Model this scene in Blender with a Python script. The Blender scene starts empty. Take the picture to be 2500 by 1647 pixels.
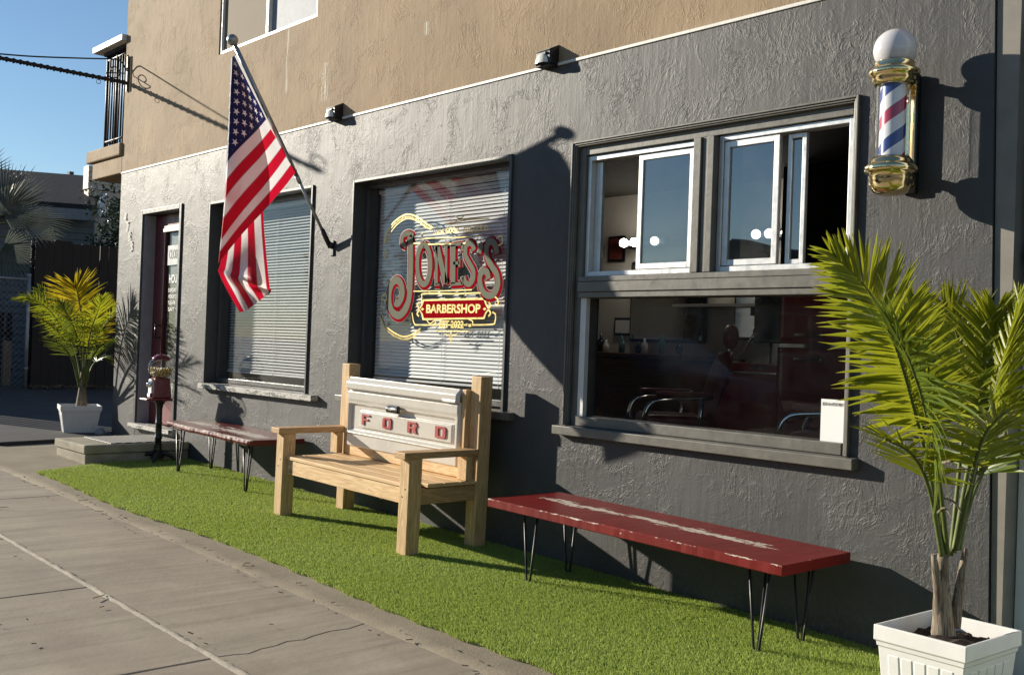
import bpy, bmesh, math, random
import numpy as np
from mathutils import Vector, Matrix
random.seed(7)
rng = np.random.default_rng(7)
S = bpy.context.scene
COL = S.collection
R = math.radians

# ------------------------------------------------------------------ camera, sky, sun, exposure
cam_data = bpy.data.cameras.new("camera")
cam_data.sensor_width = 36.0
cam_data.lens = 36.86
cam_data.clip_end = 2000.0
cam = bpy.data.objects.new("camera", cam_data)
COL.objects.link(cam)
right = Vector((0.66955865, 0.74187195, 0.03629365))
up = Vector((-0.01822236, -0.03244169, 0.9993075))
fwd = Vector((-0.74253563, 0.66975633, 0.00820296))
m = Matrix((right, up, -fwd)).transposed().to_4x4()
m.translation = Vector((0, -4.2, 1.2327))
cam.matrix_world = m
S.camera = cam

SUN_DIR = Vector((0.876, 0.381, -0.2957)).normalized()      # the way the light travels
SUN_EL, SUN_ROT = R(17.2), R(246.5)
world = bpy.data.worlds.new("World")
S.world = world
world.use_nodes = True
wt = world.node_tree
bg = wt.nodes["Background"]
sky = wt.nodes.new("ShaderNodeTexSky")
sky.sky_type = 'NISHITA'
sky.sun_disc = False
sky.sun_elevation = SUN_EL
sky.sun_rotation = SUN_ROT
sky.air_density = 1.0
sky.dust_density = 0.0
sky.ozone_density = 3.0
wt.links.new(sky.outputs[0], bg.inputs[0])
bg.inputs[1].default_value = 0.076
sl = bpy.data.lights.new("sun", 'SUN')
sl.energy = 5.0
sl.angle = R(0.55)
sl.color = (1.0, 0.915, 0.77)
sun = bpy.data.objects.new("sun", sl)
COL.objects.link(sun)
sun.rotation_euler = SUN_DIR.to_track_quat('-Z', 'Y').to_euler()
sun.location = (-20, -12, 10)
S.view_settings.view_transform = 'Standard'
S.view_settings.look = 'None'
S.view_settings.exposure = 0.68
S.view_settings.gamma = 1.0
S.cycles.use_denoising = True
S.cycles.max_bounces = 10
S.cycles.transparent_max_bounces = 16
S.cycles.caustics_reflective = False
S.cycles.caustics_refractive = False
S.cycles.sample_clamp_indirect = 6.0

TILT, X0 = 0.0178, -3.49
def zg(x):
    return -TILT * (x - X0)

# ------------------------------------------------------------------ material helpers
def newmat(name):
    mt = bpy.data.materials.new(name)
    mt.use_nodes = True
    nt = mt.node_tree
    b = nt.nodes["Principled BSDF"]
    return mt, nt, b
class NT:
    """small helper for wiring node trees"""
    def __init__(s, nt): s.t = nt
    def n(s, typ, **kw):
        nd = s.t.nodes.new(typ)
        for k, v in kw.items(): setattr(nd, k, v)
        return nd
    def l(s, a, b): s.t.links.new(a, b)
    def math(s, op, a, b=None, c=None):
        nd = s.n("ShaderNodeMath", operation=op)
        for i, v in enumerate((a, b, c)):
            if v is None: continue
            if isinstance(v, (int, float)): nd.inputs[i].default_value = v
            else: s.l(v, nd.inputs[i])
        return nd.outputs[0]
    def mix(s, f, a, b):
        nd = s.n("ShaderNodeMix", data_type='RGBA')
        for i, v in ((0, f), (6, a), (7, b)):
            if isinstance(v, (int, float)): nd.inputs[i].default_value = v
            elif isinstance(v, tuple): nd.inputs[i].default_value = v if len(v) == 4 else (*v, 1)
            else: s.l(v, nd.inputs[i])
        return nd.outputs[2]
    def noise(s, vec, scale, detail=4.0, rough=0.55, dist=0.0):
        nd = s.n("ShaderNodeTexNoise")
        nd.inputs["Scale"].default_value = scale
        nd.inputs["Detail"].default_value = detail
        nd.inputs["Roughness"].default_value = rough
        nd.inputs["Distortion"].default_value = dist
        if vec is not None: s.l(vec, nd.inputs["Vector"])
        return nd.outputs[0]
    def scale(s, vec, sc):
        nd = s.n("ShaderNodeMapping")
        s.l(vec, nd.inputs[0])
        nd.inputs["Scale"].default_value = sc
        return nd.outputs[0]
    def rng(s, v, a, b, c=0.0, d=1.0):
        nd = s.n("ShaderNodeMapRange")
        s.l(v, nd.inputs[0])
        for i, k in enumerate((a, b, c, d)): nd.inputs[i + 1].default_value = k
        return nd.outputs[0]
    def bump(s, h, strength, dist, bsdf, normal=None):
        nd = s.n("ShaderNodeBump")
        nd.inputs["Strength"].default_value = strength
        nd.inputs["Distance"].default_value = dist
        s.l(h, nd.inputs["Height"])
        if normal is not None: s.l(normal, nd.inputs["Normal"])
        if bsdf is not None: s.l(nd.outputs[0], bsdf.inputs["Normal"])
        return nd.outputs[0]
def pos(h):
    return h.n("ShaderNodeNewGeometry").outputs["Position"]
def objc(h):
    return h.n("ShaderNodeTexCoord").outputs["Object"]

def plain(name, col, rough=0.5, metal=0.0, var=0.12, bump=0.0, bscale=60.0, spec=0.5, coat=0.0):
    mt, nt, b = newmat(name); h = NT(nt)
    p = objc(h)
    nz = h.noise(p, 9.0, 5.0, 0.6)
    c2 = tuple(max(0.0, v * (1 - var)) for v in col); c1 = tuple(min(1.0, v * (1 + var)) for v in col)
    h.l(h.mix(h.rng(nz, 0.3, 0.7), c2, c1), b.inputs["Base Color"])
    b.inputs["Roughness"].default_value = rough
    b.inputs["Metallic"].default_value = metal
    b.inputs["Specular IOR Level"].default_value = spec
    b.inputs["Coat Weight"].default_value = coat
    h.l(h.rng(h.noise(p, 23.0, 4.0), 0.3, 0.7, max(0.02, rough - 0.08), min(1.0, rough + 0.08)), b.inputs["Roughness"])
    if bump > 0: h.bump(h.noise(p, bscale, 5.0, 0.6), bump, 0.003, b)
    return mt

def stucco(name, col, rough, strength, spec=0.5, scuffs=()):
    mt, nt, b = newmat(name); h = NT(nt)
    p = pos(h)
    # trowelled skip texture: wandering ridges broken into patches, over a fine sandy grain
    warp = h.n("ShaderNodeTexNoise"); warp.inputs["Scale"].default_value = 3.1; warp.inputs["Detail"].default_value = 3
    h.l(p, warp.inputs["Vector"])
    vm = h.n("ShaderNodeVectorMath", operation='MULTIPLY_ADD')
    h.l(warp.outputs[1], vm.inputs[0]); vm.inputs[1].default_value = (0.28, 0.28, 0.28); h.l(p, vm.inputs[2])
    pw = h.scale(vm.outputs[0], (1.0, 1.0, 0.62))
    def ridge(sc, width, det):
        n = h.noise(pw, sc, det, 0.55, 0.6)
        return h.rng(h.math('ABSOLUTE', h.math('SUBTRACT', n, 0.5)), 0.0, width, 1.0, 0.0)
    r1 = ridge(7.0, 0.022, 2.0); r2 = ridge(24.0, 0.07, 3.0)
    mask = h.rng(h.noise(p, 3.0, 4.0, 0.65, 0.8), 0.46, 0.66)
    mask2 = h.rng(h.noise(h.scale(p, (1.7, 1.7, 1.2)), 2.3, 4.0, 0.6, 0.5), 0.4, 0.6)
    plates = h.rng(h.noise(pw, 9.0, 5.0, 0.5, 1.2), 0.45, 0.55)
    fine = h.noise(p, 95.0, 3.0, 0.6)
    r3 = ridge(34.0, 0.10, 4.0)
    rot = h.n("ShaderNodeMapping"); h.l(p, rot.inputs[0]); rot.inputs["Rotation"].default_value = (0, R(38), 0); rot.inputs["Scale"].default_value = (30.0, 5.0, 3.0)
    strokes = h.math('MULTIPLY', h.math('SUBTRACT', h.noise(rot.outputs[0], 1.0, 3.0, 0.5, 0.4), 0.5), 0.22)
    cl = h.rng(h.noise(p, 3.6, 5.0, 0.7, 1.0), 0.50, 0.60)
    crumple = h.math('ADD', h.math('MULTIPLY', h.math('MULTIPLY', r3, cl), 0.22), strokes)
    hgt = h.math('ADD', h.math('ADD', h.math('MULTIPLY', h.math('MULTIPLY', r1, mask), 0.07), crumple),
          h.math('ADD', h.math('MULTIPLY', h.math('MULTIPLY', r2, mask2), 0.09),
          h.math('ADD', h.math('MULTIPLY', h.math('MULTIPLY', plates, mask2), 0.09), h.math('MULTIPLY', fine, 0.10))))
    big = h.noise(p, 1.3, 3.0, 0.5)
    hgt = h.math('ADD', hgt, h.math('MULTIPLY', big, 2.2))
    h.bump(hgt, strength, 0.0075, b)
    tone = h.rng(h.noise(p, 1.1, 5.0, 0.65), 0.3, 0.72)
    c1 = tuple(v * 0.80 for v in col); c2 = tuple(v * 1.20 for v in col)
    c = h.mix(tone, c1, c2)
    # drip stains and scuffs
    st = h.rng(h.noise(h.scale(p, (9.0, 9.0, 0.55)), 1.0, 4.0, 0.6), 0.62, 0.78)
    c = h.mix(h.math('MULTIPLY', st, 0.30), c, tuple(min(1, v * 1.5 + 0.02) for v in col))
    sx = h.n("ShaderNodeSeparateXYZ"); h.l(p, sx.inputs[0])
    for (qx, qz, qw, qh) in scuffs:     # scraped patches where pale plaster shows
        mk = h.math('MULTIPLY', h.rng(h.math('ABSOLUTE', h.math('SUBTRACT', sx.outputs[0], qx)), qw * 0.6, qw, 1.0, 0.0), h.rng(h.math('ABSOLUTE', h.math('SUBTRACT', sx.outputs[2], qz)), qh * 0.8, qh, 1.0, 0.0))
        sk = h.rng(h.noise(h.scale(p, (70.0, 70.0, 3.0)), 1.0, 5.0, 0.7), 0.46, 0.56)
        c = h.mix(h.math('MULTIPLY', mk, sk), c, (0.62, 0.57, 0.48))
    # dust splashed up from the ground along the foot of the wall
    spl = h.math('MULTIPLY', h.rng(h.math('ADD', sx.outputs[2], h.math('MULTIPLY', h.noise(p, 7.0, 4.0), 0.25)), 0.10, 0.42, 1.0, 0.0), h.rng(h.noise(p, 45.0, 4.0, 0.7), 0.40, 0.65))
    c = h.mix(h.math('MULTIPLY', spl, 0.28), c, (0.20, 0.17, 0.13))
    h.l(c, b.inputs["Base Color"])
    b.inputs["Roughness"].default_value = rough
    b.inputs["Specular IOR Level"].default_value = spec
    return mt

def wood(name, light, dark, grain=(1, 0, 0), rough=0.6, knots=True, scale=1.0):
    mt, nt, b = newmat(name); h = NT(nt)
    p = objc(h)
    st = tuple(3.0 if g else 55.0 for g in grain)
    q = h.scale(p, tuple(v * scale for v in st))
    n1 = h.noise(q, 1.0, 6.0, 0.6, 1.4)
    q2 = h.scale(p, tuple((1.2 if g else 14.0) * scale for g in grain))
    n2 = h.noise(q2, 1.0, 3.0, 0.5, 2.0)
    rings = h.math('SINE', h.math('MULTIPLY', n2, 42.0))
    f = h.math('ADD', h.math('MULTIPLY', n1, 0.65), h.math('MULTIPLY', h.rng(rings, -1, 1), 0.35))
    c = h.mix(h.rng(f, 0.3, 0.72), dark, light)
    if knots:
        v = h.n("ShaderNodeTexVoronoi"); v.inputs["Scale"].default_value = 1.0
        h.l(h.scale(p, tuple((3.2 if g else 7.5) * scale for g in grain)), v.inputs["Vector"])
        k = h.rng(v.outputs["Distance"], 0.06, 0.13, 1.0, 0.0)
        c = h.mix(h.math('MULTIPLY', k, 0.75), c, tuple(d * 0.3 for d in dark))
        w = h.rng(h.noise(h.scale(p, tuple((1.5 if g else 16.0) for g in grain)), 1.0, 2.0), 0.62, 0.75)
        c = h.mix(h.math('MULTIPLY', w, 0.35), c, tuple(d * 0.55 for d in dark))
    h.l(c, b.inputs["Base Color"])
    b.inputs["Roughness"].default_value = rough
    h.bump(n1, 0.25, 0.002, b)
    return mt

def worn_paint(name, col, under, amount=0.5, rough=0.4, band=None, edge=None, span=(0, 1)):
    """painted wood with the paint chipped off; band = (y centre, half width) of the worn streak in local space"""
    mt, nt, b = newmat(name); h = NT(nt)
    p = objc(h)
    n = h.noise(h.scale(p, (6.0, 34.0, 30.0)), 1.0, 8.0, 0.78, 0.5)
    n2 = h.noise(p, 34.0, 5.0, 0.65)
    f = h.math('ADD', h.math('MULTIPLY', n, 0.7), h.math('MULTIPLY', n2, 0.3))
    if band is not None:
        sx = h.n("ShaderNodeSeparateXYZ"); h.l(p, sx.inputs[0])
        wob = h.math('MULTIPLY', h.math('SUBTRACT', h.noise(h.scale(p, (2.2, 0.0, 0.0)), 1.0, 2.0), 0.5), 0.10)
        d = h.math('ABSOLUTE', h.math('ADD', h.math('SUBTRACT', sx.outputs[1], band[0]), wob))
        bandf = h.rng(d, 0.0, band[1], 1.0, 0.0)
        endf = h.math('MULTIPLY', h.rng(sx.outputs[0], span[0], span[0] + 0.15), h.rng(sx.outputs[0], span[1] - 0.15, span[1], 1.0, 0.0))
        f = h.math('ADD', f, h.math('SUBTRACT', h.math('MULTIPLY', h.math('MULTIPLY', h.math('MULTIPLY', bandf, endf), h.rng(h.noise(h.scale(p, (5.0, 16.0, 1.0)), 1.0, 3.0), 0.36, 0.56, 0.45, 1.1)), 0.24), 0.16))
        if edge is not None:
            ed = h.math('MULTIPLY', h.rng(h.math('ABSOLUTE', h.math('SUBTRACT', sx.outputs[2], edge[0])), 0.002, 0.009, 1.0, 0.0), h.rng(sx.outputs[1], edge[1], edge[1] + 0.012, 1.0, 0.0))
            f = h.math('ADD', f, h.math('MULTIPLY', ed, 0.17))
    k = h.rng(f, amount, amount + 0.035)
    tone = h.mix(h.rng(h.noise(p, 5.0, 5.0, 0.6), 0.3, 0.7), tuple(c * 0.8 for c in col), tuple(min(1, c * 1.15) for c in col))
    und = h.mix(h.noise(h.scale(p, (8.0, 80.0, 40.0)), 1.0, 4.0), tuple(c * 0.7 for c in under), under)
    h.l(h.mix(k, tone, und), b.inputs["Base Color"])
    b.inputs["Specular IOR Level"].default_value = 0.28
    h.l(h.rng(k, 0, 1, rough, 0.75), b.inputs["Roughness"])
    h.bump(h.math('ADD', h.math('MULTIPLY', k, -0.6), h.math('MULTIPLY', n, 0.3)), 0.35, 0.002, b)
    return mt

def glass(name, tint=(0.93, 0.97, 0.96), boost=1.7, dirt=0.03):
    mt, nt, b = newmat(name); h = NT(nt)
    nt.nodes.remove(b)
    out = nt.nodes["Material Output"]
    tr = h.n("ShaderNodeBsdfTransparent"); tr.inputs[0].default_value = (*tint, 1)
    gl = h.n("ShaderNodeBsdfGlossy"); gl.inputs["Roughness"].default_value = 0.012
    lw = h.n("ShaderNodeLayerWeight"); lw.inputs[0].default_value = 0.5
    frs = h.math('ADD', h.math('MULTIPLY', h.math('POWER', lw.outputs["Facing"], 5.0), 0.96), 0.04)
    wb = h.n("ShaderNodeBump"); wb.inputs["Strength"].default_value = 0.05; wb.inputs["Distance"].default_value = 0.02
    h.l(h.noise(pos(h), 1.6, 2.0), wb.inputs["Height"])
    h.l(wb.outputs[0], gl.inputs["Normal"])
    f = h.math('MINIMUM', h.math('MULTIPLY', frs, boost), 1.0)
    mx = h.n("ShaderNodeMixShader"); h.l(f, mx.inputs[0]); h.l(tr.outputs[0], mx.inputs[1]); h.l(gl.outputs[0], mx.inputs[2])
    df = h.n("ShaderNodeBsdfDiffuse"); df.inputs[0].default_value = (0.6, 0.6, 0.58, 1)
    mx2 = h.n("ShaderNodeMixShader")
    h.l(h.math('MULTIPLY', h.rng(h.noise(pos(h), 5.0, 5.0, 0.7), 0.35, 0.75), dirt), mx2.inputs[0])
    h.l(mx.outputs[0], mx2.inputs[1]); h.l(df.outputs[0], mx2.inputs[2])
    h.l(mx2.outputs[0], out.inputs[0])
    return mt

def leaf(name, c1, c2, trans=0.45, rough=0.42, tcol=None, tip=None):
    mt, nt, b = newmat(name); h = NT(nt)
    out = nt.nodes["Material Output"]
    p = objc(h)
    c = h.mix(h.rng(h.noise(p, 7.0, 4.0, 0.6), 0.3, 0.7), c1, c2)
    c = h.mix(h.math('MULTIPLY', h.rng(h.noise(h.scale(p, (30, 30, 30)), 1.0, 2.0), 0.55, 0.8), 0.35), c, tuple(v * 0.6 for v in c1))
    if tip is not None:
        at = h.n("ShaderNodeAttribute", attribute_name="along")
        c = h.mix(h.rng(at.outputs["Fac"], 0.86, 1.0), c, tip)
    h.l(c, b.inputs["Base Color"]); b.inputs["Roughness"].default_value = rough; b.inputs["Specular IOR Level"].default_value = 0.3
    tl = h.n("ShaderNodeBsdfTranslucent")
    h.l(h.mix(0.5, c, tcol if tcol else tuple(min(1, v * 1.9) for v in c2)), tl.inputs[0])
    mx = h.n("ShaderNodeMixShader"); mx.inputs[0].default_value = trans
    h.l(b.outputs[0], mx.inputs[1]); h.l(tl.outputs[0], mx.inputs[2]); h.l(mx.outputs[0], out.inputs[0])
    return mt

# ------------------------------------------------------------------ mesh helpers
def setp(o, label=None, cat=None, group=None, kind=None):
    if label: o["label"] = label
    if cat: o["category"] = cat
    if group: o["group"] = group
    if kind: o["kind"] = kind
    return o
ORG = {}
def thing(name, label, cat, loc=(0, 0, 0), rot=(0, 0, 0), group=None, kind=None):
    o = bpy.data.objects.new(name, None)
    COL.objects.link(o)
    o.empty_display_size = 0.1
    o.location = loc; o.rotation_euler = rot
    ORG[o.name] = Vector(loc)
    return setp(o, label, cat, group, kind)

class MB:
    def __init__(s): s.v = []; s.f = []; s.mi = []; s.sm = []
    def add(s, vs, fs, mi=0, smooth=False):
        o = len(s.v)
        s.v += [tuple(v) for v in vs]
        for f in fs:
            s.f.append(tuple(i + o for i in f)); s.mi.append(mi); s.sm.append(smooth)
        return s
    def box(s, x0, x1, y0, y1, z0, z1, mi=0):
        vs = [(x, y, z) for x in (x0, x1) for y in (y0, y1) for z in (z0, z1)]
        return s.add(vs, [(0, 1, 3, 2), (4, 6, 7, 5), (0, 4, 5, 1), (2, 3, 7, 6), (0, 2, 6, 4), (1, 5, 7, 3)], mi)
    def hexa(s, vs, mi=0):      # 8 corners ordered like box
        return s.add(vs, [(0, 1, 3, 2), (4, 6, 7, 5), (0, 4, 5, 1), (2, 3, 7, 6), (0, 2, 6, 4), (1, 5, 7, 3)], mi)
    def beam(s, a, b, w, d, upv=(0, 0, 1), mi=0):
        a, b = Vector(a), Vector(b); t = (b - a).normalized(); u = Vector(upv)
        sd = t.cross(u).normalized(); u = sd.cross(t).normalized()
        vs = []
        for p in (a, b):
            for i in (-1, 1):
                for j in (-1, 1): vs.append(p + sd * (w / 2 * i) + u * (d / 2 * j))
        return s.hexa([vs[i] for i in (0, 1, 2, 3, 4, 5, 6, 7)], mi)
    def tube(s, pts, r, n=10, mi=0, caps=True, smooth=True):
        pts = [Vector(p) for p in pts]; k = len(pts)
        rs = r if isinstance(r, (list, tuple)) else [r] * k
        vs = []; ref = None
        for i, p in enumerate(pts):
            t = (pts[min(i + 1, k - 1)] - pts[max(i - 1, 0)])
            t = t.normalized() if t.length > 1e-9 else Vector((0, 0, 1))
            if ref is None:
                ref = Vector((0, 0, 1)) if abs(t.z) < 0.9 else Vector((1, 0, 0))
            u = (ref - t * ref.dot(t)).normalized(); w = t.cross(u); ref = u
            for j in range(n):
                a = 2 * math.pi * j / n
                vs.append(p + (u * math.cos(a) + w * math.sin(a)) * rs[i])
        fs = []
        for i in range(k - 1):
            for j in range(n):
                fs.append((i * n + j, i * n + (j + 1) % n, (i + 1) * n + (j + 1) % n, (i + 1) * n + j))
        s.add(vs, fs, mi, smooth)
        if caps:
            o = len(s.v) - len(vs)
            s.f.append(tuple(o + j for j in reversed(range(n)))); s.mi.append(mi); s.sm.append(False)
            s.f.append(tuple(o + (k - 1) * n + j for j in range(n))); s.mi.append(mi); s.sm.append(False)
        return s
    def lathe(s, prof, c=(0, 0, 0), n=28, mi=0, smooth=True, axis='z'):
        vs = []; k = len(prof)
        for r_, z in prof:
            for j in range(n):
                a = 2 * math.pi * j / n
                x, y = r_ * math.cos(a), r_ * math.sin(a)
                p = (x, y, z) if axis == 'z' else ((x, z, y) if axis == 'y' else (z, x, y))
                vs.append((c[0] + p[0], c[1] + p[1], c[2] + p[2]))
        fs = []
        for i in range(k - 1):
            for j in range(n):
                q = (i * n + j, i * n + (j + 1) % n, (i + 1) * n + (j + 1) % n, (i + 1) * n + j)
                fs.append(q if axis != 'y' else tuple(reversed(q)))
        return s.add(vs, fs, mi, smooth)
    def prism(s, poly, y0, y1, mi=0):      # polygon in x,z extruded along y
        n = len(poly)
        vs = [(x, y0, z) for x, z in poly] + [(x, y1, z) for x, z in poly]
        fs = [tuple(range(n)), tuple(reversed(range(n, 2 * n)))]
        fs += [(i, i + n, (i + 1) % n + n, (i + 1) % n) for i in range(n)]
        return s.add(vs, fs, mi)
    def grid(s, rows, mi=0, smooth=True):
        h, w = len(rows), len(rows[0])
        vs = [p for r_ in rows for p in r_]
        fs = [(i * w + j, i * w + j + 1, (i + 1) * w + j + 1, (i + 1) * w + j) for i in range(h - 1) for j in range(w - 1)]
        return s.add(vs, fs, mi, smooth)
    def ribbon(s, pts, w, y0, y1, mi=0):   # flat stroke in the x,z plane, y thickness y0..y1
        pts = [Vector((p[0], p[1])) for p in pts]; k = len(pts); L = []; Rr = []
        for i, p in enumerate(pts):
            a = pts[max(i - 1, 0)]; b = pts[min(i + 1, k - 1)]
            t = (b - a).normalized(); nn = Vector((-t.y, t.x)) * (w / 2)
            L.append(p + nn); Rr.append(p - nn)
        vs = []
        for yy in (y0, y1):
            for p in L: vs.append((p.x, yy, p.y))
            for p in Rr: vs.append((p.x, yy, p.y))
        fs = []
        for i in range(k - 1):
            fs.append((i, k + i, k + i + 1, i + 1))
            fs.append((2 * k + i, 2 * k + i + 1, 3 * k + i + 1, 3 * k + i))
            fs.append((i, i + 1, 2 * k + i + 1, 2 * k + i))
            fs.append((k + i, 3 * k + i, 3 * k + i + 1, k + i + 1))
        fs.append((0, 2 * k, 3 * k, k)); fs.append((k - 1, 2 * k - 1, 4 * k - 1, 3 * k - 1))
        return s.add(vs, fs, mi)
    def build(s, name, mats, parent=None, bevel=0.0, seg=2, local=False, label=None, recalc=True):
        me = bpy.data.meshes.new(name)
        off = Vector((0, 0, 0))
        root = parent
        while root is not None and root.parent is not None: root = root.parent
        if root is not None and not local: off = ORG.get(root.name, Vector((0, 0, 0)))
        me.from_pydata([(v[0] - off.x, v[1] - off.y, v[2] - off.z) for v in s.v], [], s.f)
        for mt in (mats if isinstance(mats, (list, tuple)) else [mats]): me.materials.append(mt)
        me.polygons.foreach_set("material_index", s.mi)
        me.polygons.foreach_set("use_smooth", s.sm)
        if recalc:
            bm = bmesh.new(); bm.from_mesh(me)
            bmesh.ops.recalc_face_normals(bm, faces=bm.faces)
            bm.to_mesh(me); bm.free()
        me.update()
        o = bpy.data.objects.new(name, me)
        COL.objects.link(o)
        if parent is not None: o.parent = parent
        if bevel > 0:
            b = o.modifiers.new("bevel", 'BEVEL'); b.width = bevel; b.segments = seg; b.limit_method = 'ANGLE'; b.angle_limit = R(40)
        if label: o["label"] = label
        return o

def catmull(pts, n):
    pts = [Vector(p) for p in pts]
    P = [pts[0] * 2 - pts[1]] + pts + [pts[-1] * 2 - pts[-2]]
    out = []; segs = len(pts) - 1
    for i in range(n + 1):
        u = i / n * segs; k = min(int(u), segs - 1); t = u - k
        a, b, c, d = P[k:k + 4]
        out.append(0.5 * ((2 * b) + (c - a) * t + (2 * a - 5 * b + 4 * c - d) * t * t + (3 * b - a - 3 * c + d) * t ** 3))
    return out

def text_into(mb, txt, x0, z0, w, h, y, bold=0.0, mi=0, depth=0.0015, plane='xz', ox=None):
    """sets the words txt as flat raised lettering, lower left corner x0,z0, w wide, h high, facing the street"""
    cu = bpy.data.curves.new("lettering", 'FONT'); cu.body = txt; cu.size = 1.0; cu.offset = bold; cu.resolution_u = 4
    ob = bpy.data.objects.new("lettering", cu); COL.objects.link(ob)
    dg = bpy.context.evaluated_depsgraph_get()
    me = bpy.data.meshes.new_from_object(ob.evaluated_get(dg))
    co = [v.co.copy() for v in me.vertices]; fs = [tuple(p.vertices) for p in me.polygons]
    bpy.data.objects.remove(ob); bpy.data.meshes.remove(me); bpy.data.curves.remove(cu)
    if not co: return
    xa = min(c.x for c in co); xb = max(c.x for c in co); ya = min(c.y for c in co); yb = max(c.y for c in co)
    vs = []
    for c in co:
        u = (c.x - xa) / (xb - xa) * w; v = (c.y - ya) / (yb - ya) * h
        vs.append((x0 + u, y, z0 + v) if plane == 'xz' else ox(u, v))
    mb.add(vs, fs, mi)

# ------------------------------------------------------------------ materials
M = {}
M['grey_stucco'] = stucco("grey_stucco_paint", (0.062, 0.061, 0.061), 0.56, 0.9, 0.38)
M['tan_stucco'] = stucco("tan_stucco_paint", (0.345, 0.255, 0.165), 0.75, 1.0, 0.12, ((-6.87, 3.29, 0.05, 0.035), (-6.88, 3.15, 0.06, 0.13), (-5.62, 3.33, 0.03, 0.05), (-7.45, 3.45, 0.02, 0.28)))
M['white_line'] = plain("white_trim_paint", (0.72, 0.69, 0.63), 0.5, bump=0.3)
M['trim_grey'] = plain("grey_trim_paint", (0.135, 0.127, 0.108), 0.42, var=0.15, bump=0.3, bscale=30)
M['trim_dark'] = plain("dark_trim_paint", (0.06, 0.062, 0.06), 0.42, bump=0.25, bscale=30)
M['sill_worn'] = worn_paint("peeling_sill_paint", (0.13, 0.13, 0.12), (0.62, 0.6, 0.55), 0.47, 0.5)
M['alu'] = plain("brushed_aluminium", (0.62, 0.62, 0.61), 0.38, 0.55, 0.08, 0.1)
M['glass'] = glass("window_glass", (0.97, 0.98, 0.98), 1.05, 0.012)
M['glass_dark'] = glass("shop_pane_glass", (0.90, 0.90, 0.89), 0.75, 0.008)
M['glass_up'] = glass("slider_glass", (0.34, 0.38, 0.40), 6.0, 0.05)
M['slat'] = plain("blind_slat_vinyl", (0.80, 0.80, 0.79), 0.45, var=0.03)
M['cord'] = plain("blind_cord", (0.75, 0.74, 0.7), 0.7)
M['door_red'] = plain("maroon_door_paint", (0.11, 0.016, 0.022), 0.38, var=0.15, bump=0.1)
M['white_paint'] = plain("white_gloss_paint", (0.72, 0.70, 0.66), 0.4, var=0.08, bump=0.15)
M['lav'] = plain("pale_grey_jamb_paint", (0.30, 0.29, 0.31), 0.5)
M['concrete_step'] = None
M['black_metal'] = plain("black_powder_coat", (0.012, 0.012, 0.013), 0.38, 0.0, 0.2)
M['iron'] = plain("black_wrought_iron", (0.016, 0.015, 0.018), 0.5, 0.2, 0.2, 0.4, 40)
M['brass'] = plain("polished_brass", (0.85, 0.70, 0.38), 0.10, 1.0, 0.04)
M['chrome'] = plain("chrome", (0.75, 0.76, 0.77), 0.08, 1.0, 0.03)
M['pole_alu'] = plain("satin_flagpole_aluminium", (0.36, 0.37, 0.38), 0.36, 0.8, 0.06)
M['plastic_white'] = plain("white_resin", (0.76, 0.745, 0.71), 0.45, var=0.06, bump=0.08)
M['globe_white'] = plain("opal_globe", (0.60, 0.585, 0.60), 0.15, var=0.01)
M['lens'] = plain("frosted_lamp_lens", (0.75, 0.73, 0.66), 0.25, var=0.05)
M['bench_red'] = worn_paint("red_bench_paint", (0.17, 0.012, 0.009), (0.68, 0.60, 0.50), 0.47, 0.42, band=(0.03, 0.078), span=(-0.86, 0.74), edge=(0.408, -0.262))
M['bench_red2'] = worn_paint("faded_red_bench_paint", (0.13, 0.030, 0.028), (0.66, 0.60, 0.52), 0.47, 0.33, band=(-0.02, 0.15), span=(-0.76, 0.74), edge=(0.405, -0.200))
M['pine_x'] = wood("cedar_board_lengthwise", (0.78, 0.55, 0.29), (0.56, 0.345, 0.15), (1, 0, 0))
M['pine_y'] = wood("cedar_board_crosswise", (0.56, 0.355, 0.165), (0.38, 0.22, 0.095), (0, 1, 0))
M['pine_z'] = wood("cedar_post_upright", (0.68, 0.465, 0.235), (0.47, 0.295, 0.13), (0, 0, 1), knots=True)
M['truck_white'] = plain("cream_truck_enamel", (0.60, 0.57, 0.51), 0.22, var=0.03, coat=0.3)
M['letter_red'] = plain("red_letter_enamel", (0.38, 0.055, 0.05), 0.4)
M['maroon_enamel'] = plain("maroon_enamel", (0.15, 0.010, 0.024), 0.25, var=0.1, coat=0.3)
M['soil'] = plain("dark_potting_soil", (0.045, 0.028, 0.018), 0.9, var=0.5, bump=1.0, bscale=120)
M['palm_yellow'] = leaf("yellow_palm_leaf", (0.34, 0.29, 0.012), (0.48, 0.40, 0.02), 0.45, 0.4, (0.7, 0.5, 0.02), (0.36, 0.24, 0.06))
M['palm_lime'] = leaf("lime_palm_leaf", (0.13, 0.19, 0.012), (0.30, 0.30, 0.015), 0.45, 0.38, (0.5, 0.52, 0.03), (0.30, 0.22, 0.07))
M['palm_green'] = leaf("green_palm_leaf", (0.06, 0.105, 0.012), (0.14, 0.185, 0.02), 0.38, 0.38, (0.26, 0.30, 0.03), (0.25, 0.19, 0.07))
M['stalk'] = plain("palm_stalk", (0.10, 0.125, 0.03), 0.55, var=0.35, spec=0.3)
M['stump'] = wood("dry_palm_sheath", (0.27, 0.22, 0.155), (0.09, 0.065, 0.042), (0, 0, 1), 0.8, knots=True, scale=1.6)
M['gold'] = plain("gold_leaf_lettering", (0.80, 0.62, 0.22), 0.35, 0.35, 0.05)
M['sign_grey'] = plain("sage_grey_lettering", (0.20, 0.205, 0.16), 0.9, var=0.05, spec=0.0)
M['sign_red'] = plain("red_lettering_shadow", (0.30, 0.006, 0.012), 0.9, var=0.05, spec=0.0)
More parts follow.
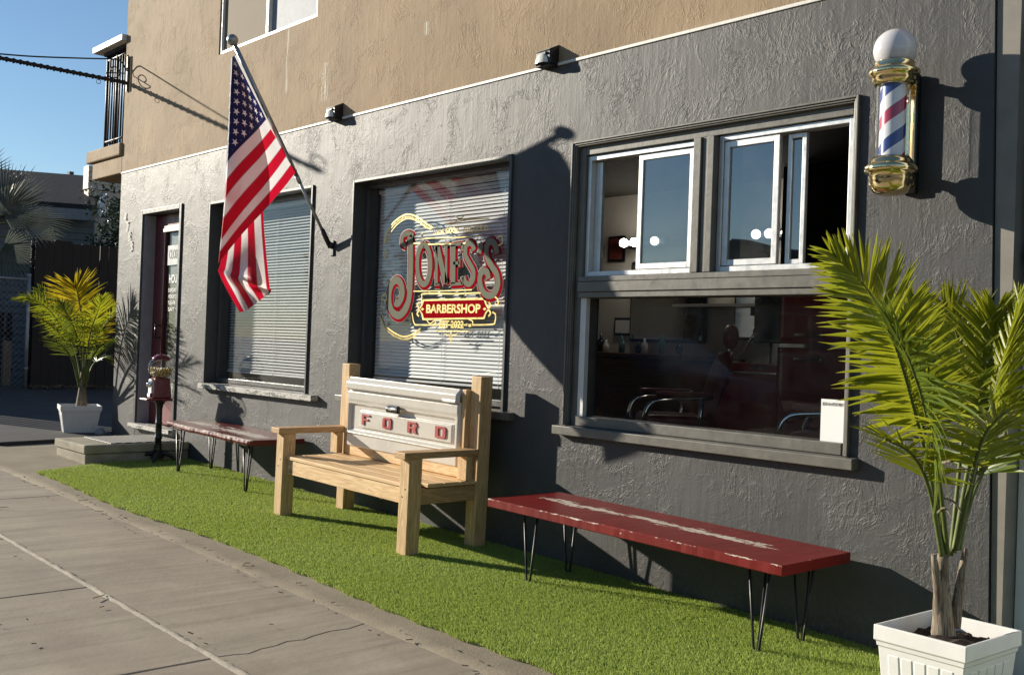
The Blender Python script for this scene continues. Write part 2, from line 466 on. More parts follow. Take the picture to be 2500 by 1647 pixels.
M['sign_dark'] = plain("dark_lettering_outline", (0.05, 0.05, 0.045), 0.4)
M['paper'] = plain("white_paper", (0.85, 0.85, 0.83), 0.6, var=0.02)
M['ink'] = plain("black_ink", (0.02, 0.02, 0.02), 0.5)
M['red_stripe_paint'] = plain("red_pole_stripe", (0.36, 0.02, 0.045), 0.25)
M['fence_dark'] = wood("dark_stained_fence", (0.020, 0.016, 0.016), (0.010, 0.008, 0.009), (0, 0, 1), 0.7, knots=False)
M['fence_pale'] = wood("weathered_grey_picket", (0.30, 0.25, 0.18), (0.18, 0.14, 0.10), (0, 0, 1), 0.8, knots=False)
M['galv'] = plain("galvanised_steel", (0.33, 0.34, 0.35), 0.5, 0.6, 0.15)
M['house_grey'] = plain("grey_clapboard_paint", (0.16, 0.18, 0.19), 0.7, var=0.1)
M['shingle'] = plain("dark_roof_shingle", (0.022, 0.022, 0.027), 0.85, var=0.35, bump=0.8, bscale=30)
M['fascia'] = plain("white_fascia", (0.62, 0.62, 0.62), 0.5)
M['interior_wall'] = plain("cream_interior_wall", (0.64, 0.60, 0.52), 0.7, var=0.04)
M['interior_floor'] = plain("dark_interior_floor", (0.06, 0.055, 0.05), 0.35, var=0.3)
M['red_leather'] = plain("oxblood_leather", (0.26, 0.035, 0.04), 0.35, var=0.2, bump=0.2)
M['fridge_red'] = plain("red_fridge_enamel", (0.48, 0.02, 0.04), 0.2, var=0.05, coat=0.4)
M['mirror'] = plain("mirror_silver", (0.85, 0.86, 0.86), 0.02, 1.0, 0.0)
M['black_gloss'] = plain("black_gloss", (0.01, 0.01, 0.011), 0.15)
M['brown_wood'] = wood("brown_counter_wood", (0.16, 0.07, 0.03), (0.09, 0.035, 0.016), (1, 0, 0), 0.4, knots=False)
M['block_white'] = None
FLAG_FRONT = [[[-6.504,-0.913,3.112,-0.03],[-6.511,-0.929,3.112,0.0],[-6.51,-0.931,3.111,0.003],[-6.508,-0.933,3.109,0.006],[-6.506,-0.935,3.108,0.009],[-6.505,-0.936,3.106,0.012],[-6.503,-0.938,3.105,0.015],[-6.501,-0.94,3.103,0.017],[-6.5,-0.942,3.102,0.02],[-6.498,-0.944,3.101,0.023],[-6.496,-0.946,3.099,0.026],[-6.495,-0.948,3.098,0.029],[-6.493,-0.949,3.096,0.032],[-6.491,-0.951,3.095,0.035],[-6.49,-0.953,3.093,0.038],[-6.488,-0.955,3.092,0.041]],[[-6.507,-0.894,3.086,-0.03],[-6.515,-0.909,3.087,0.0],[-6.508,-0.915,3.082,0.01],[-6.502,-0.92,3.078,0.019],[-6.497,-0.925,3.073,0.028],[-6.492,-0.93,3.069,0.036],[-6.487,-0.935,3.065,0.044],[-6.482,-0.94,3.061,0.051],[-6.478,-0.944,3.058,0.058],[-6.475,-0.948,3.054,0.064],[-6.472,-0.952,3.051,0.07],[-6.47,-0.955,3.048,0.076],[-6.468,-0.959,3.044,0.081],[-6.465,-0.962,3.041,0.086],[-6.463,-0.966,3.038,0.092],[-6.461,-0.969,3.034,0.097]],[[-6.511,-0.874,3.06,-0.03],[-6.519,-0.89,3.061,0.0],[-6.507,-0.899,3.053,0.017],[-6.498,-0.907,3.046,0.031],[-6.489,-0.915,3.039,0.045],[-6.48,-0.923,3.033,0.058],[-6.473,-0.931,3.026,0.071],[-6.466,-0.938,3.02,0.082],[-6.461,-0.944,3.015,0.092],[-6.457,-0.95,3.009,0.101],[-6.453,-0.955,3.004,0.109],[-6.451,-0.961,2.999,0.117],[-6.448,-0.965,2.994,0.124],[-6.445,-0.97,2.989,0.132],[-6.443,-0.975,2.984,0.139],[-6.44,-0.979,2.979,0.146]],[[-6.515,-0.854,3.034,-0.03],[-6.523,-0.87,3.035,0.0],[-6.507,-0.882,3.024,0.023],[-6.493,-0.894,3.015,0.043],[-6.481,-0.905,3.005,0.062],[-6.47,-0.916,2.996,0.08],[-6.46,-0.926,2.988,0.096],[-6.452,-0.935,2.98,0.111],[-6.445,-0.944,2.972,0.124],[-6.44,-0.951,2.965,0.136],[-6.436,-0.958,2.958,0.147],[-6.433,-0.965,2.952,0.156],[-6.43,-0.971,2.945,0.166],[-6.427,-0.977,2.939,0.175],[-6.425,-0.983,2.932,0.185],[-6.422,-0.989,2.925,0.193]],[[-6.519,-0.834,3.008,-0.03],[-6.526,-0.85,3.009,0.0],[-6.506,-0.866,2.996,0.029],[-6.49,-0.88,2.983,0.054],[-6.474,-0.894,2.971,0.078],[-6.46,-0.908,2.96,0.101],[-6.448,-0.92,2.949,0.121],[-6.438,-0.932,2.939,0.14],[-6.43,-0.943,2.93,0.156],[-6.424,-0.952,2.921,0.17],[-6.42,-0.961,2.913,0.183],[-6.417,-0.969,2.905,0.194],[-6.413,-0.976,2.897,0.206],[-6.41,-0.984,2.888,0.218],[-6.408,-0.991,2.88,0.229],[-6.406,-0.998,2.872,0.24]],[[-6.522,-0.814,2.982,-0.03],[-6.53,-0.83,2.983,0.0],[-6.506,-0.849,2.967,0.035],[-6.486,-0.867,2.952,0.065],[-6.467,-0.884,2.938,0.094],[-6.451,-0.9,2.924,0.121],[-6.436,-0.915,2.911,0.146],[-6.424,-0.929,2.899,0.167],[-6.416,-0.941,2.888,0.186],[-6.409,-0.952,2.878,0.203],[-6.405,-0.962,2.868,0.217],[-6.401,-0.972,2.858,0.232],[-6.398,-0.981,2.848,0.246],[-6.394,-0.99,2.838,0.259],[-6.392,-0.998,2.829,0.272],[-6.39,-1.006,2.819,0.285]],[[-6.526,-0.794,2.955,-0.03],[-6.534,-0.81,2.956,0.0],[-6.506,-0.832,2.938,0.04],[-6.483,-0.853,2.92,0.076],[-6.461,-0.873,2.904,0.11],[-6.442,-0.892,2.888,0.141],[-6.425,-0.909,2.873,0.169],[-6.412,-0.925,2.86,0.194],[-6.402,-0.939,2.847,0.215],[-6.396,-0.952,2.835,0.234],[-6.39,-0.964,2.823,0.251],[-6.386,-0.975,2.812,0.268],[-6.382,-0.985,2.8,0.284],[-6.379,-0.995,2.789,0.3],[-6.376,-1.005,2.778,0.315],[-6.374,-1.014,2.766,0.329]],[[-6.53,-0.774,2.929,-0.03],[-6.538,-0.789,2.93,0.0],[-6.506,-0.815,2.909,0.046],[-6.48,-0.839,2.889,0.087],[-6.455,-0.862,2.87,0.125],[-6.433,-0.883,2.852,0.16],[-6.415,-0.903,2.836,0.192],[-6.4,-0.921,2.82,0.22],[-6.39,-0.937,2.806,0.244],[-6.383,-0.951,2.792,0.265],[-6.377,-0.965,2.779,0.285],[-6.372,-0.977,2.766,0.303],[-6.368,-0.99,2.753,0.322],[-6.364,-1.001,2.74,0.34],[-6.361,-1.012,2.727,0.356],[-6.36,-1.022,2.714,0.373]],[[-6.534,-0.753,2.902,-0.03],[-6.542,-0.769,2.903,0.0],[-6.507,-0.798,2.88,0.051],[-6.477,-0.825,2.858,0.097],[-6.449,-0.85,2.837,0.14],[-6.425,-0.874,2.817,0.179],[-6.405,-0.896,2.798,0.214],[-6.39,-0.916,2.781,0.245],[-6.379,-0.934,2.765,0.271],[-6.371,-0.95,2.75,0.295],[-6.364,-0.965,2.735,0.317],[-6.359,-0.98,2.72,0.338],[-6.354,-0.993,2.706,0.359],[-6.35,-1.006,2.691,0.379],[-6.347,-1.018,2.677,0.397],[-6.345,-1.029,2.662,0.415]],[[-6.537,-0.733,2.875,-0.03],[-6.545,-0.749,2.876,0.0],[-6.507,-0.781,2.851,0.056],[-6.474,-0.81,2.826,0.107],[-6.444,-0.839,2.803,0.154],[-6.418,-0.865,2.781,0.197],[-6.397,-0.889,2.761,0.235],[-6.381,-0.911,2.742,0.268],[-6.369,-0.931,2.725,0.297],[-6.36,-0.949,2.708,0.323],[-6.353,-0.965,2.691,0.348],[-6.346,-0.982,2.675,0.372],[-6.34,-0.997,2.659,0.395],[-6.336,-1.011,2.642,0.417],[-6.333,-1.024,2.627,0.438],[-6.331,-1.036,2.611,0.458]],[[-6.541,-0.713,2.849,-0.03],[-6.549,-0.728,2.85,0.0],[-6.508,-0.764,2.822,0.061],[-6.472,-0.796,2.795,0.116],[-6.44,-0.827,2.77,0.167],[-6.412,-0.855,2.746,0.214],[-6.389,-0.882,2.724,0.255],[-6.372,-0.905,2.704,0.291],[-6.359,-0.927,2.684,0.322],[-6.35,-0.947,2.666,0.351],[-6.341,-0.965,2.648,0.378],[-6.334,-0.983,2.63,0.405],[-6.327,-1.0,2.612,0.43],[-6.322,-1.016,2.594,0.455],[-6.319,-1.03,2.577,0.477],[-6.318,-1.043,2.56,0.499]],[[-6.545,-0.692,2.822,-0.03],[-6.553,-0.708,2.823,0.0],[-6.509,-0.746,2.792,0.066],[-6.471,-0.781,2.764,0.125],[-6.436,-0.814,2.737,0.18],[-6.407,-0.845,2.711,0.23],[-6.383,-0.874,2.687,0.274],[-6.365,-0.899,2.665,0.312],[-6.351,-0.922,2.645,0.346],[-6.34,-0.944,2.625,0.378],[-6.331,-0.965,2.605,0.408],[-6.322,-0.985,2.585,0.437],[-6.315,-1.003,2.566,0.465],[-6.309,-1.02,2.546,0.491],[-6.306,-1.036,2.527,0.516],[-6.304,-1.05,2.509,0.54]],[[-6.549,-0.671,2.794,-0.03],[-6.557,-0.687,2.796,0.0],[-6.51,-0.728,2.763,0.07],[-6.47,-0.766,2.733,0.133],[-6.433,-0.802,2.704,0.192],[-6.402,-0.835,2.676,0.245],[-6.378,-0.865,2.651,0.292],[-6.359,-0.892,2.627,0.332],[-6.344,-0.917,2.605,0.369],[-6.332,-0.941,2.583,0.403],[-6.321,-0.964,2.562,0.437],[-6.311,-0.986,2.541,0.469],[-6.303,-1.006,2.519,0.499],[-6.297,-1.025,2.499,0.528],[-6.293,-1.042,2.478,0.554],[-6.291,-1.057,2.458,0.58]],[[-6.553,-0.65,2.767,-0.03],[-6.561,-0.666,2.768,0.0],[-6.512,-0.71,2.734,0.074],[-6.469,-0.75,2.701,0.141],[-6.431,-0.788,2.671,0.203],[-6.399,-0.823,2.642,0.259],[-6.373,-0.856,2.615,0.308],[-6.354,-0.885,2.59,0.351],[-6.338,-0.912,2.566,0.391],[-6.324,-0.938,2.542,0.428],[-6.312,-0.963,2.519,0.465],[-6.301,-0.987,2.496,0.5],[-6.291,-1.009,2.473,0.533],[-6.285,-1.029,2.451,0.563],[-6.281,-1.047,2.429,0.592],[-6.278,-1.064,2.407,0.62]],[[-6.557,-0.63,2.74,-0.03],[-6.565,-0.646,2.741,0.0],[-6.514,-0.692,2.705,0.078],[-6.469,-0.735,2.67,0.149],[-6.43,-0.775,2.638,0.214],[-6.396,-0.812,2.607,0.272],[-6.37,-0.846,2.579,0.324],[-6.35,-0.877,2.552,0.369],[-6.333,-0.906,2.526,0.412],[-6.318,-0.934,2.501,0.452],[-6.303,-0.961,2.477,0.492],[-6.291,-0.987,2.452,0.53],[-6.281,-1.011,2.428,0.565],[-6.274,-1.033,2.404,0.598],[-6.269,-1.052,2.381,0.629],[-6.266,-1.071,2.357,0.659]],[[-6.562,-0.608,2.709,-0.03],[-6.57,-0.624,2.71,0.0],[-6.517,-0.672,2.671,0.082],[-6.471,-0.717,2.634,0.156],[-6.43,-0.76,2.6,0.224],[-6.396,-0.799,2.567,0.286],[-6.369,-0.834,2.537,0.34],[-6.347,-0.868,2.508,0.389],[-6.329,-0.899,2.48,0.435],[-6.312,-0.93,2.453,0.479],[-6.296,-0.959,2.426,0.522],[-6.281,-0.987,2.4,0.563],[-6.27,-1.013,2.373,0.601],[-6.262,-1.036,2.348,0.637],[-6.257,-1.057,2.322,0.67],[-6.252,-1.077,2.297,0.703]],[[-6.567,-0.586,2.677,-0.03],[-6.575,-0.602,2.679,0.0],[-6.52,-0.653,2.637,0.086],[-6.473,-0.7,2.599,0.163],[-6.431,-0.744,2.562,0.234],[-6.397,-0.785,2.527,0.298],[-6.369,-0.823,2.495,0.355],[-6.346,-0.858,2.464,0.407],[-6.325,-0.892,2.434,0.456],[-6.306,-0.925,2.405,0.505],[-6.288,-0.957,2.376,0.551],[-6.272,-0.987,2.347,0.596],[-6.26,-1.014,2.319,0.637],[-6.251,-1.039,2.291,0.675],[-6.245,-1.062,2.264,0.711],[-6.239,-1.084,2.237,0.747]],[[-6.569,-0.563,2.653,-0.03],[-6.578,-0.579,2.654,0.0],[-6.522,-0.633,2.61,0.089],[-6.474,-0.682,2.569,0.169],[-6.432,-0.728,2.53,0.243],[-6.397,-0.771,2.493,0.309],[-6.369,-0.81,2.458,0.368],[-6.345,-0.848,2.425,0.424],[-6.324,-0.884,2.393,0.477],[-6.303,-0.92,2.361,0.529],[-6.283,-0.954,2.329,0.58],[-6.266,-0.986,2.298,0.627],[-6.254,-1.015,2.268,0.671],[-6.244,-1.042,2.238,0.712],[-6.238,-1.066,2.208,0.751],[-6.23,-1.09,2.178,0.791]],[[-6.571,-0.541,2.628,-0.03],[-6.58,-0.557,2.629,0.0],[-6.524,-0.613,2.583,0.092],[-6.475,-0.664,2.539,0.175],[-6.434,-0.712,2.497,0.25],[-6.399,-0.756,2.458,0.319],[-6.371,-0.797,2.421,0.381],[-6.346,-0.837,2.386,0.44],[-6.323,-0.876,2.351,0.497],[-6.3,-0.914,2.317,0.553],[-6.279,-0.951,2.283,0.607],[-6.261,-0.985,2.25,0.658],[-6.248,-1.016,2.217,0.705],[-6.238,-1.044,2.185,0.749],[-6.23,-1.07,2.153,0.791],[-6.221,-1.097,2.12,0.834]],[[-6.574,-0.515,2.599,-0.03],[-6.583,-0.532,2.6,0.0],[-6.527,-0.589,2.551,0.094],[-6.479,-0.642,2.504,0.18],[-6.438,-0.692,2.46,0.258],[-6.404,-0.738,2.418,0.329],[-6.375,-0.781,2.378,0.394],[-6.35,-0.824,2.339,0.457],[-6.325,-0.865,2.302,0.519],[-6.301,-0.907,2.265,0.579],[-6.279,-0.946,2.228,0.637],[-6.26,-0.982,2.192,0.692],[-6.247,-1.015,2.156,0.742],[-6.236,-1.045,2.121,0.789],[-6.228,-1.074,2.086,0.835],[-6.217,-1.103,2.051,0.882]],[[-6.576,-0.49,2.57,-0.03],[-6.585,-0.506,2.572,0.0],[-6.53,-0.565,2.519,0.097],[-6.483,-0.62,2.47,0.184],[-6.443,-0.671,2.422,0.265],[-6.409,-0.719,2.378,0.338],[-6.381,-0.765,2.335,0.407],[-6.354,-0.81,2.293,0.474],[-6.328,-0.855,2.252,0.54],[-6.303,-0.899,2.212,0.605],[-6.279,-0.941,2.173,0.667],[-6.26,-0.979,2.134,0.725],[-6.246,-1.015,2.096,0.779],[-6.236,-1.047,2.058,0.829],[-6.225,-1.078,2.02,0.879],[-6.213,-1.109,1.982,0.93]],[[-6.579,-0.467,2.544,-0.03],[-6.588,-0.483,2.546,0.0],[-6.534,-0.544,2.49,0.099],[-6.488,-0.6,2.437,0.188],[-6.449,-0.653,2.387,0.271],[-6.417,-0.702,2.339,0.347],[-6.388,-0.75,2.293,0.419],[-6.361,-0.798,2.248,0.49],[-6.333,-0.845,2.204,0.561],[-6.306,-0.892,2.161,0.63],[-6.283,-0.936,2.118,0.695],[-6.263,-0.977,2.076,0.757],[-6.249,-1.014,2.035,0.814],[-6.238,-1.048,1.994,0.869],[-6.226,-1.081,1.953,0.923],[-6.212,-1.115,1.912,0.978]],[[-6.581,-0.444,2.518,-0.03],[-6.59,-0.46,2.52,0.0],[-6.538,-0.523,2.461,0.101],[-6.494,-0.58,2.405,0.192],[-6.457,-0.634,2.352,0.276],[-6.425,-0.685,2.301,0.355],[-6.396,-0.735,2.251,0.431],[-6.367,-0.785,2.203,0.507],[-6.339,-0.836,2.156,0.581],[-6.311,-0.885,2.109,0.654],[-6.287,-0.931,2.064,0.724],[-6.267,-0.974,2.019,0.789],[-6.252,-1.013,1.975,0.849],[-6.24,-1.049,1.931,0.908],[-6.227,-1.085,1.886,0.966],[-6.211,-1.121,1.842,1.026]],[[-6.583,-0.421,2.495,-0.03],[-6.592,-0.437,2.496,0.0],[-6.541,-0.501,2.437,0.101],[-6.498,-0.559,2.38,0.193],[-6.462,-0.614,2.325,0.278],[-6.431,-0.667,2.273,0.359],[-6.401,-0.72,2.222,0.438],[-6.372,-0.773,2.173,0.516],[-6.341,-0.826,2.124,0.594],[-6.313,-0.877,2.077,0.67],[-6.288,-0.926,2.03,0.742],[-6.268,-0.97,1.984,0.809],[-6.253,-1.011,1.939,0.872],[-6.239,-1.05,1.894,0.933],[-6.224,-1.088,1.848,0.994],[-6.205,-1.127,1.803,1.057]],[[-6.584,-0.398,2.471,-0.03],[-6.593,-0.414,2.473,0.0],[-6.544,-0.479,2.412,0.101],[-6.503,-0.538,2.354,0.194],[-6.468,-0.595,2.299,0.28],[-6.437,-0.649,2.245,0.363],[-6.407,-0.704,2.193,0.444],[-6.376,-0.76,2.143,0.525],[-6.345,-0.816,2.093,0.607],[-6.315,-0.87,2.044,0.685],[-6.29,-0.92,1.996,0.759],[-6.269,-0.967,1.95,0.828],[-6.253,-1.01,1.903,0.893],[-6.238,-1.05,1.857,0.957],[-6.221,-1.091,1.81,1.022],[-6.2,-1.133,1.763,1.088]],[[-6.585,-0.376,2.449,-0.03],[-6.594,-0.392,2.45,0.0],[-6.547,-0.457,2.389,0.101],[-6.508,-0.517,2.33,0.194],[-6.475,-0.575,2.273,0.281],[-6.444,-0.632,2.219,0.366],[-6.413,-0.689,2.165,0.45],[-6.38,-0.747,2.113,0.535],[-6.348,-0.805,2.063,0.619],[-6.317,-0.862,2.013,0.7],[-6.291,-0.914,1.964,0.776],[-6.271,-0.963,1.916,0.847],[-6.254,-1.008,1.869,0.914],[-6.237,-1.051,1.821,0.981],[-6.217,-1.095,1.773,1.049],[-6.193,-1.139,1.725,1.118]],[[-6.586,-0.353,2.426,-0.03],[-6.596,-0.37,2.427,0.0],[-6.551,-0.435,2.365,0.101],[-6.514,-0.496,2.305,0.194],[-6.482,-0.555,2.247,0.283],[-6.451,-0.614,2.192,0.369],[-6.419,-0.673,2.137,0.456],[-6.385,-0.734,2.084,0.544],[-6.351,-0.795,2.032,0.63],[-6.32,-0.853,1.982,0.714],[-6.294,-0.908,1.932,0.792],[-6.274,-0.958,1.883,0.865],[-6.255,-1.005,1.834,0.935],[-6.236,-1.051,1.786,1.005],[-6.213,-1.098,1.737,1.076],[-6.187,-1.145,1.688,1.149]]]
FLAG_BACK = [[[-6.529,-0.93,3.077],[-6.525,-0.929,3.071],[-6.524,-0.925,3.066],[-6.52,-0.922,3.057],[-6.536,-0.908,3.055]],[[-6.387,-0.999,2.632],[-6.436,-0.95,2.687],[-6.468,-0.903,2.736],[-6.47,-0.873,2.78],[-6.493,-0.833,2.832]],[[-6.304,-1.044,2.267],[-6.377,-0.966,2.352],[-6.428,-0.893,2.45],[-6.443,-0.838,2.542],[-6.485,-0.771,2.633]],[[-6.282,-1.056,2.024],[-6.365,-0.961,2.068],[-6.386,-0.892,2.104],[-6.46,-0.79,2.177],[-6.491,-0.702,2.261]],[[-6.294,-1.058,1.812],[-6.301,-1.001,1.826],[-6.34,-0.906,1.856],[-6.347,-0.825,1.877],[-6.357,-0.737,1.914]],[[-6.211,-1.125,1.677],[-6.211,-1.057,1.667],[-6.082,-1.043,1.638],[-5.912,-1.035,1.583],[-6.024,-0.87,1.563]],[[-6.189,-1.142,1.634],[-6.164,-1.09,1.616],[-6.042,-1.067,1.583],[-6.171,-0.889,1.561],[-6.019,-0.86,1.542]],[[-6.17,-1.092,1.527],[-6.202,-1.01,1.528],[-6.099,-0.984,1.517],[-6.098,-0.898,1.523],[-6.019,-0.859,1.534]],[[-6.167,-0.997,1.386],[-6.12,-0.973,1.4],[-6.034,-0.963,1.44],[-6.097,-0.873,1.484],[-6.023,-0.865,1.513]]]
SIGN_BIG = [[0.034,[[-5.8377,1.9677],[-5.9024,1.9877],[-5.9613,1.9706],[-5.967,1.9235],[-5.9227,1.9022]]],[0.052,[[-5.8843,1.9702],[-5.8688,1.9251],[-5.8588,1.798],[-5.8551,1.6714],[-5.86,1.545],[-5.8952,1.4629],[-5.9698,1.4183],[-6.0499,1.4413],[-6.094,1.5086],[-6.0949,1.5928],[-6.0588,1.6503],[-6.0071,1.6647],[-5.9571,1.6291],[-5.9441,1.5586],[-5.984,1.5053],[-6.028,1.5107]]],[0.04,[[-5.7151,1.9],[-5.6919,1.8924],[-5.6703,1.8723],[-5.6523,1.8419],[-5.6397,1.8041],[-5.6336,1.7626],[-5.6347,1.7214],[-5.6428,1.6844],[-5.6571,1.6552],[-5.6764,1.6366],[-5.6987,1.6304],[-5.722,1.6375],[-5.7439,1.6571],[-5.7622,1.6874],[-5.7751,1.7255],[-5.7814,1.7676],[-5.7803,1.8094],[-5.772,1.8469],[-5.7573,1.8762],[-5.7377,1.8945],[-5.7151,1.9]]],[0.024,[[-5.5749,1.886],[-5.5573,1.6252]]],[0.024,[[-5.4685,1.8859],[-5.457,1.6257]]],[0.046,[[-5.5667,1.8832],[-5.4612,1.6307]]],[0.014,[[-5.5989,1.8871],[-5.5431,1.8857]]],[0.014,[[-5.4921,1.8882],[-5.4415,1.8883]]],[0.014,[[-5.5831,1.6245],[-5.5275,1.6247]]],[0.046,[[-5.3949,1.8824],[-5.3838,1.6267]]],[0.02,[[-5.42,1.8836],[-5.3004,1.8875]]],[0.024,[[-5.3043,1.8901],[-5.2993,1.8374]]],[0.02,[[-5.3879,1.7629],[-5.3233,1.7642]]],[0.02,[[-5.3268,1.7907],[-5.3236,1.7367]]],[0.02,[[-5.4086,1.6248],[-5.2853,1.6272]]],[0.024,[[-5.2863,1.676],[-5.2889,1.6248]]],[0.036,[[-5.1789,1.8381],[-5.1995,1.8779],[-5.2369,1.8868],[-5.2652,1.862],[-5.262,1.8061],[-5.2221,1.7572],[-5.1807,1.7086],[-5.1777,1.6556],[-5.2107,1.6233],[-5.2519,1.6312],[-5.2748,1.6721]]],[0.032,[[-5.1164,1.888],[-5.1074,1.8572],[-5.1269,1.8183]]],[0.042,[[-4.9524,1.8053],[-4.9785,1.8674],[-5.0236,1.8892],[-5.0572,1.856],[-5.0501,1.7919],[-5.0025,1.7323],[-4.9506,1.679],[-4.9346,1.6099],[-4.9733,1.5531],[-5.0437,1.5505],[-5.0963,1.5954],[-5.1125,1.6599],[-5.0878,1.7001],[-5.0446,1.6942],[-5.0279,1.6498]]]]
SIGN_GOLD = [[0.011,[[-6.1879,1.9251],[-6.1692,1.9856],[-6.1195,2.0479],[-6.0279,2.0978],[-5.9192,2.1212],[-5.8036,2.0956],[-5.6867,2.038],[-5.6182,2.009]]],[0.006,[[-6.1389,1.9319],[-6.1099,2.0019],[-6.0256,2.0615],[-5.9173,2.0905],[-5.8019,2.0665],[-5.6955,2.0136]]],[0.011,[[-6.1872,1.4242],[-6.1469,1.3592],[-6.0547,1.3084],[-5.9218,1.2721],[-5.8165,1.2865],[-5.7193,1.3292]]],[0.006,[[-6.1988,1.4635],[-6.1715,1.3916],[-6.0644,1.2889],[-5.8991,1.2509],[-5.7737,1.2709]]],[0.01,[[-6.1495,1.819],[-6.1828,1.8464],[-6.1803,1.8777],[-6.1489,1.8789],[-6.1384,1.855],[-6.1604,1.8481]]],[0.01,[[-6.1864,1.483],[-6.1816,1.5483],[-6.1424,1.5688],[-6.127,1.5374],[-6.1479,1.5141],[-6.1668,1.5286]]],[0.009,[[-5.8344,1.9158],[-5.6479,1.8993],[-5.1853,1.8855]]],[0.006,[[-5.7732,1.9392],[-5.6505,1.9416],[-5.3939,1.9306],[-5.2062,1.9302]]],[0.008,[[-5.4963,2.0262],[-5.2494,2.0393],[-5.0406,2.035]]],[0.008,[[-5.383,2.0721],[-5.3344,2.0521],[-5.2848,2.0726]]],[0.008,[[-5.3811,2.0395],[-5.3345,2.0545],[-5.2827,2.0368]]],[0.007,[[-5.814,1.5848],[-5.4701,1.5823],[-5.1865,1.5851]]],[0.01,[[-5.715,1.4937],[-5.7161,1.546],[-5.6886,1.5656],[-5.3532,1.5613],[-5.0586,1.5623],[-4.9512,1.5333],[-4.9254,1.5056],[-4.9347,1.4851],[-4.9562,1.4966]]],[0.01,[[-5.8217,1.4375],[-5.7898,1.3622],[-5.7167,1.3541],[-5.3414,1.3576],[-4.9943,1.3632],[-4.95,1.3842],[-4.9488,1.4266],[-4.9776,1.4415]]],[0.012,[[-5.7337,1.4626],[-5.7663,1.4877],[-5.7467,1.5063]]],[0.012,[[-5.7337,1.4626],[-5.7628,1.4313],[-5.7409,1.4126]]],[0.012,[[-5.0209,1.4612],[-4.9975,1.4842],[-5.0163,1.5039]]],[0.012,[[-5.0209,1.4612],[-4.9948,1.4346],[-5.0148,1.415]]],[0.008,[[-5.6579,1.3943],[-5.6156,1.3637],[-5.557,1.3887],[-5.5651,1.358]]],[0.008,[[-5.2125,1.3966],[-5.1656,1.3792],[-5.1914,1.3496],[-5.2293,1.367]]],[0.008,[[-5.5426,1.3142],[-5.208,1.3188]]],[0.007,[[-5.4531,1.296],[-5.385,1.2875],[-5.3189,1.2981]]],[0.009,[[-5.3864,1.3115],[-5.382,1.237]]],[0.007,[[-5.4124,1.2629],[-5.3843,1.2755],[-5.3511,1.2641]]],[0.008,[[-4.963,1.9034],[-4.9205,1.9184],[-4.9045,1.8776],[-4.943,1.8565]]]]
SIGN_STAR = [-5.7378,1.9686]
PLAQUE = [[-5.6918,1.5159],[-5.0687,1.5194],[-5.0508,1.4879],[-5.0245,1.4612],[-5.0516,1.438],[-5.0678,1.409],[-5.6847,1.4004],[-5.7009,1.4314],[-5.7315,1.4613],[-5.7043,1.4874]]
T_BARBERSHOP = [-5.6603,1.4339,0.5658,0.0595]
T_EST_2022 = [-5.5103,1.3366,0.2546,0.0487]
T_LOOK_GOOD = [-5.6154,1.9619,0.2733,0.0396]
T_FEEL_GOOD = [-5.2912,1.9562,0.2457,0.0383]
PALM_R = [[[-1.704,-0.586,0.534],[-1.723,-0.639,0.777],[-1.745,-0.726,1.017],[-1.78,-0.827,1.271],[-1.832,-0.917,1.453],[-1.919,-1.016,1.584]],[[-1.668,-0.546,0.576],[-1.667,-0.473,0.773],[-1.656,-0.388,1.006],[-1.63,-0.333,1.236],[-1.59,-0.291,1.477]],[[-1.695,-0.575,0.555],[-1.681,-0.683,0.815],[-1.653,-0.864,1.075],[-1.629,-1.018,1.225],[-1.621,-1.13,1.312]],[[-1.697,-0.548,0.551],[-1.728,-0.436,0.846],[-1.755,-0.35,1.103],[-1.813,-0.298,1.316],[-1.871,-0.304,1.457]],[[-1.666,-0.573,0.58],[-1.592,-0.644,0.823],[-1.527,-0.694,0.996],[-1.442,-0.705,1.087],[-1.361,-0.66,1.111]],[[-1.699,-0.61,0.558],[-1.695,-0.728,0.796],[-1.688,-0.871,0.92],[-1.72,-0.996,0.974]],[[-1.678,-0.527,0.603],[-1.651,-0.455,0.804],[-1.614,-0.371,0.906],[-1.56,-0.282,0.908]],[[-1.681,-0.561,0.566],[-1.692,-0.427,0.901],[-1.688,-0.335,1.107],[-1.687,-0.278,1.298],[-1.682,-0.274,1.426]],[[-1.698,-0.579,0.555],[-1.734,-0.622,0.845],[-1.803,-0.628,1.102],[-1.851,-0.609,1.285],[-1.86,-0.561,1.464]]]
PALM_R_STUMP = [[[-1.707,-0.586,0.302],[-1.71,-0.606,0.425],[-1.719,-0.632,0.562]],[[-1.673,-0.549,0.304],[-1.666,-0.542,0.436],[-1.657,-0.519,0.58]]]
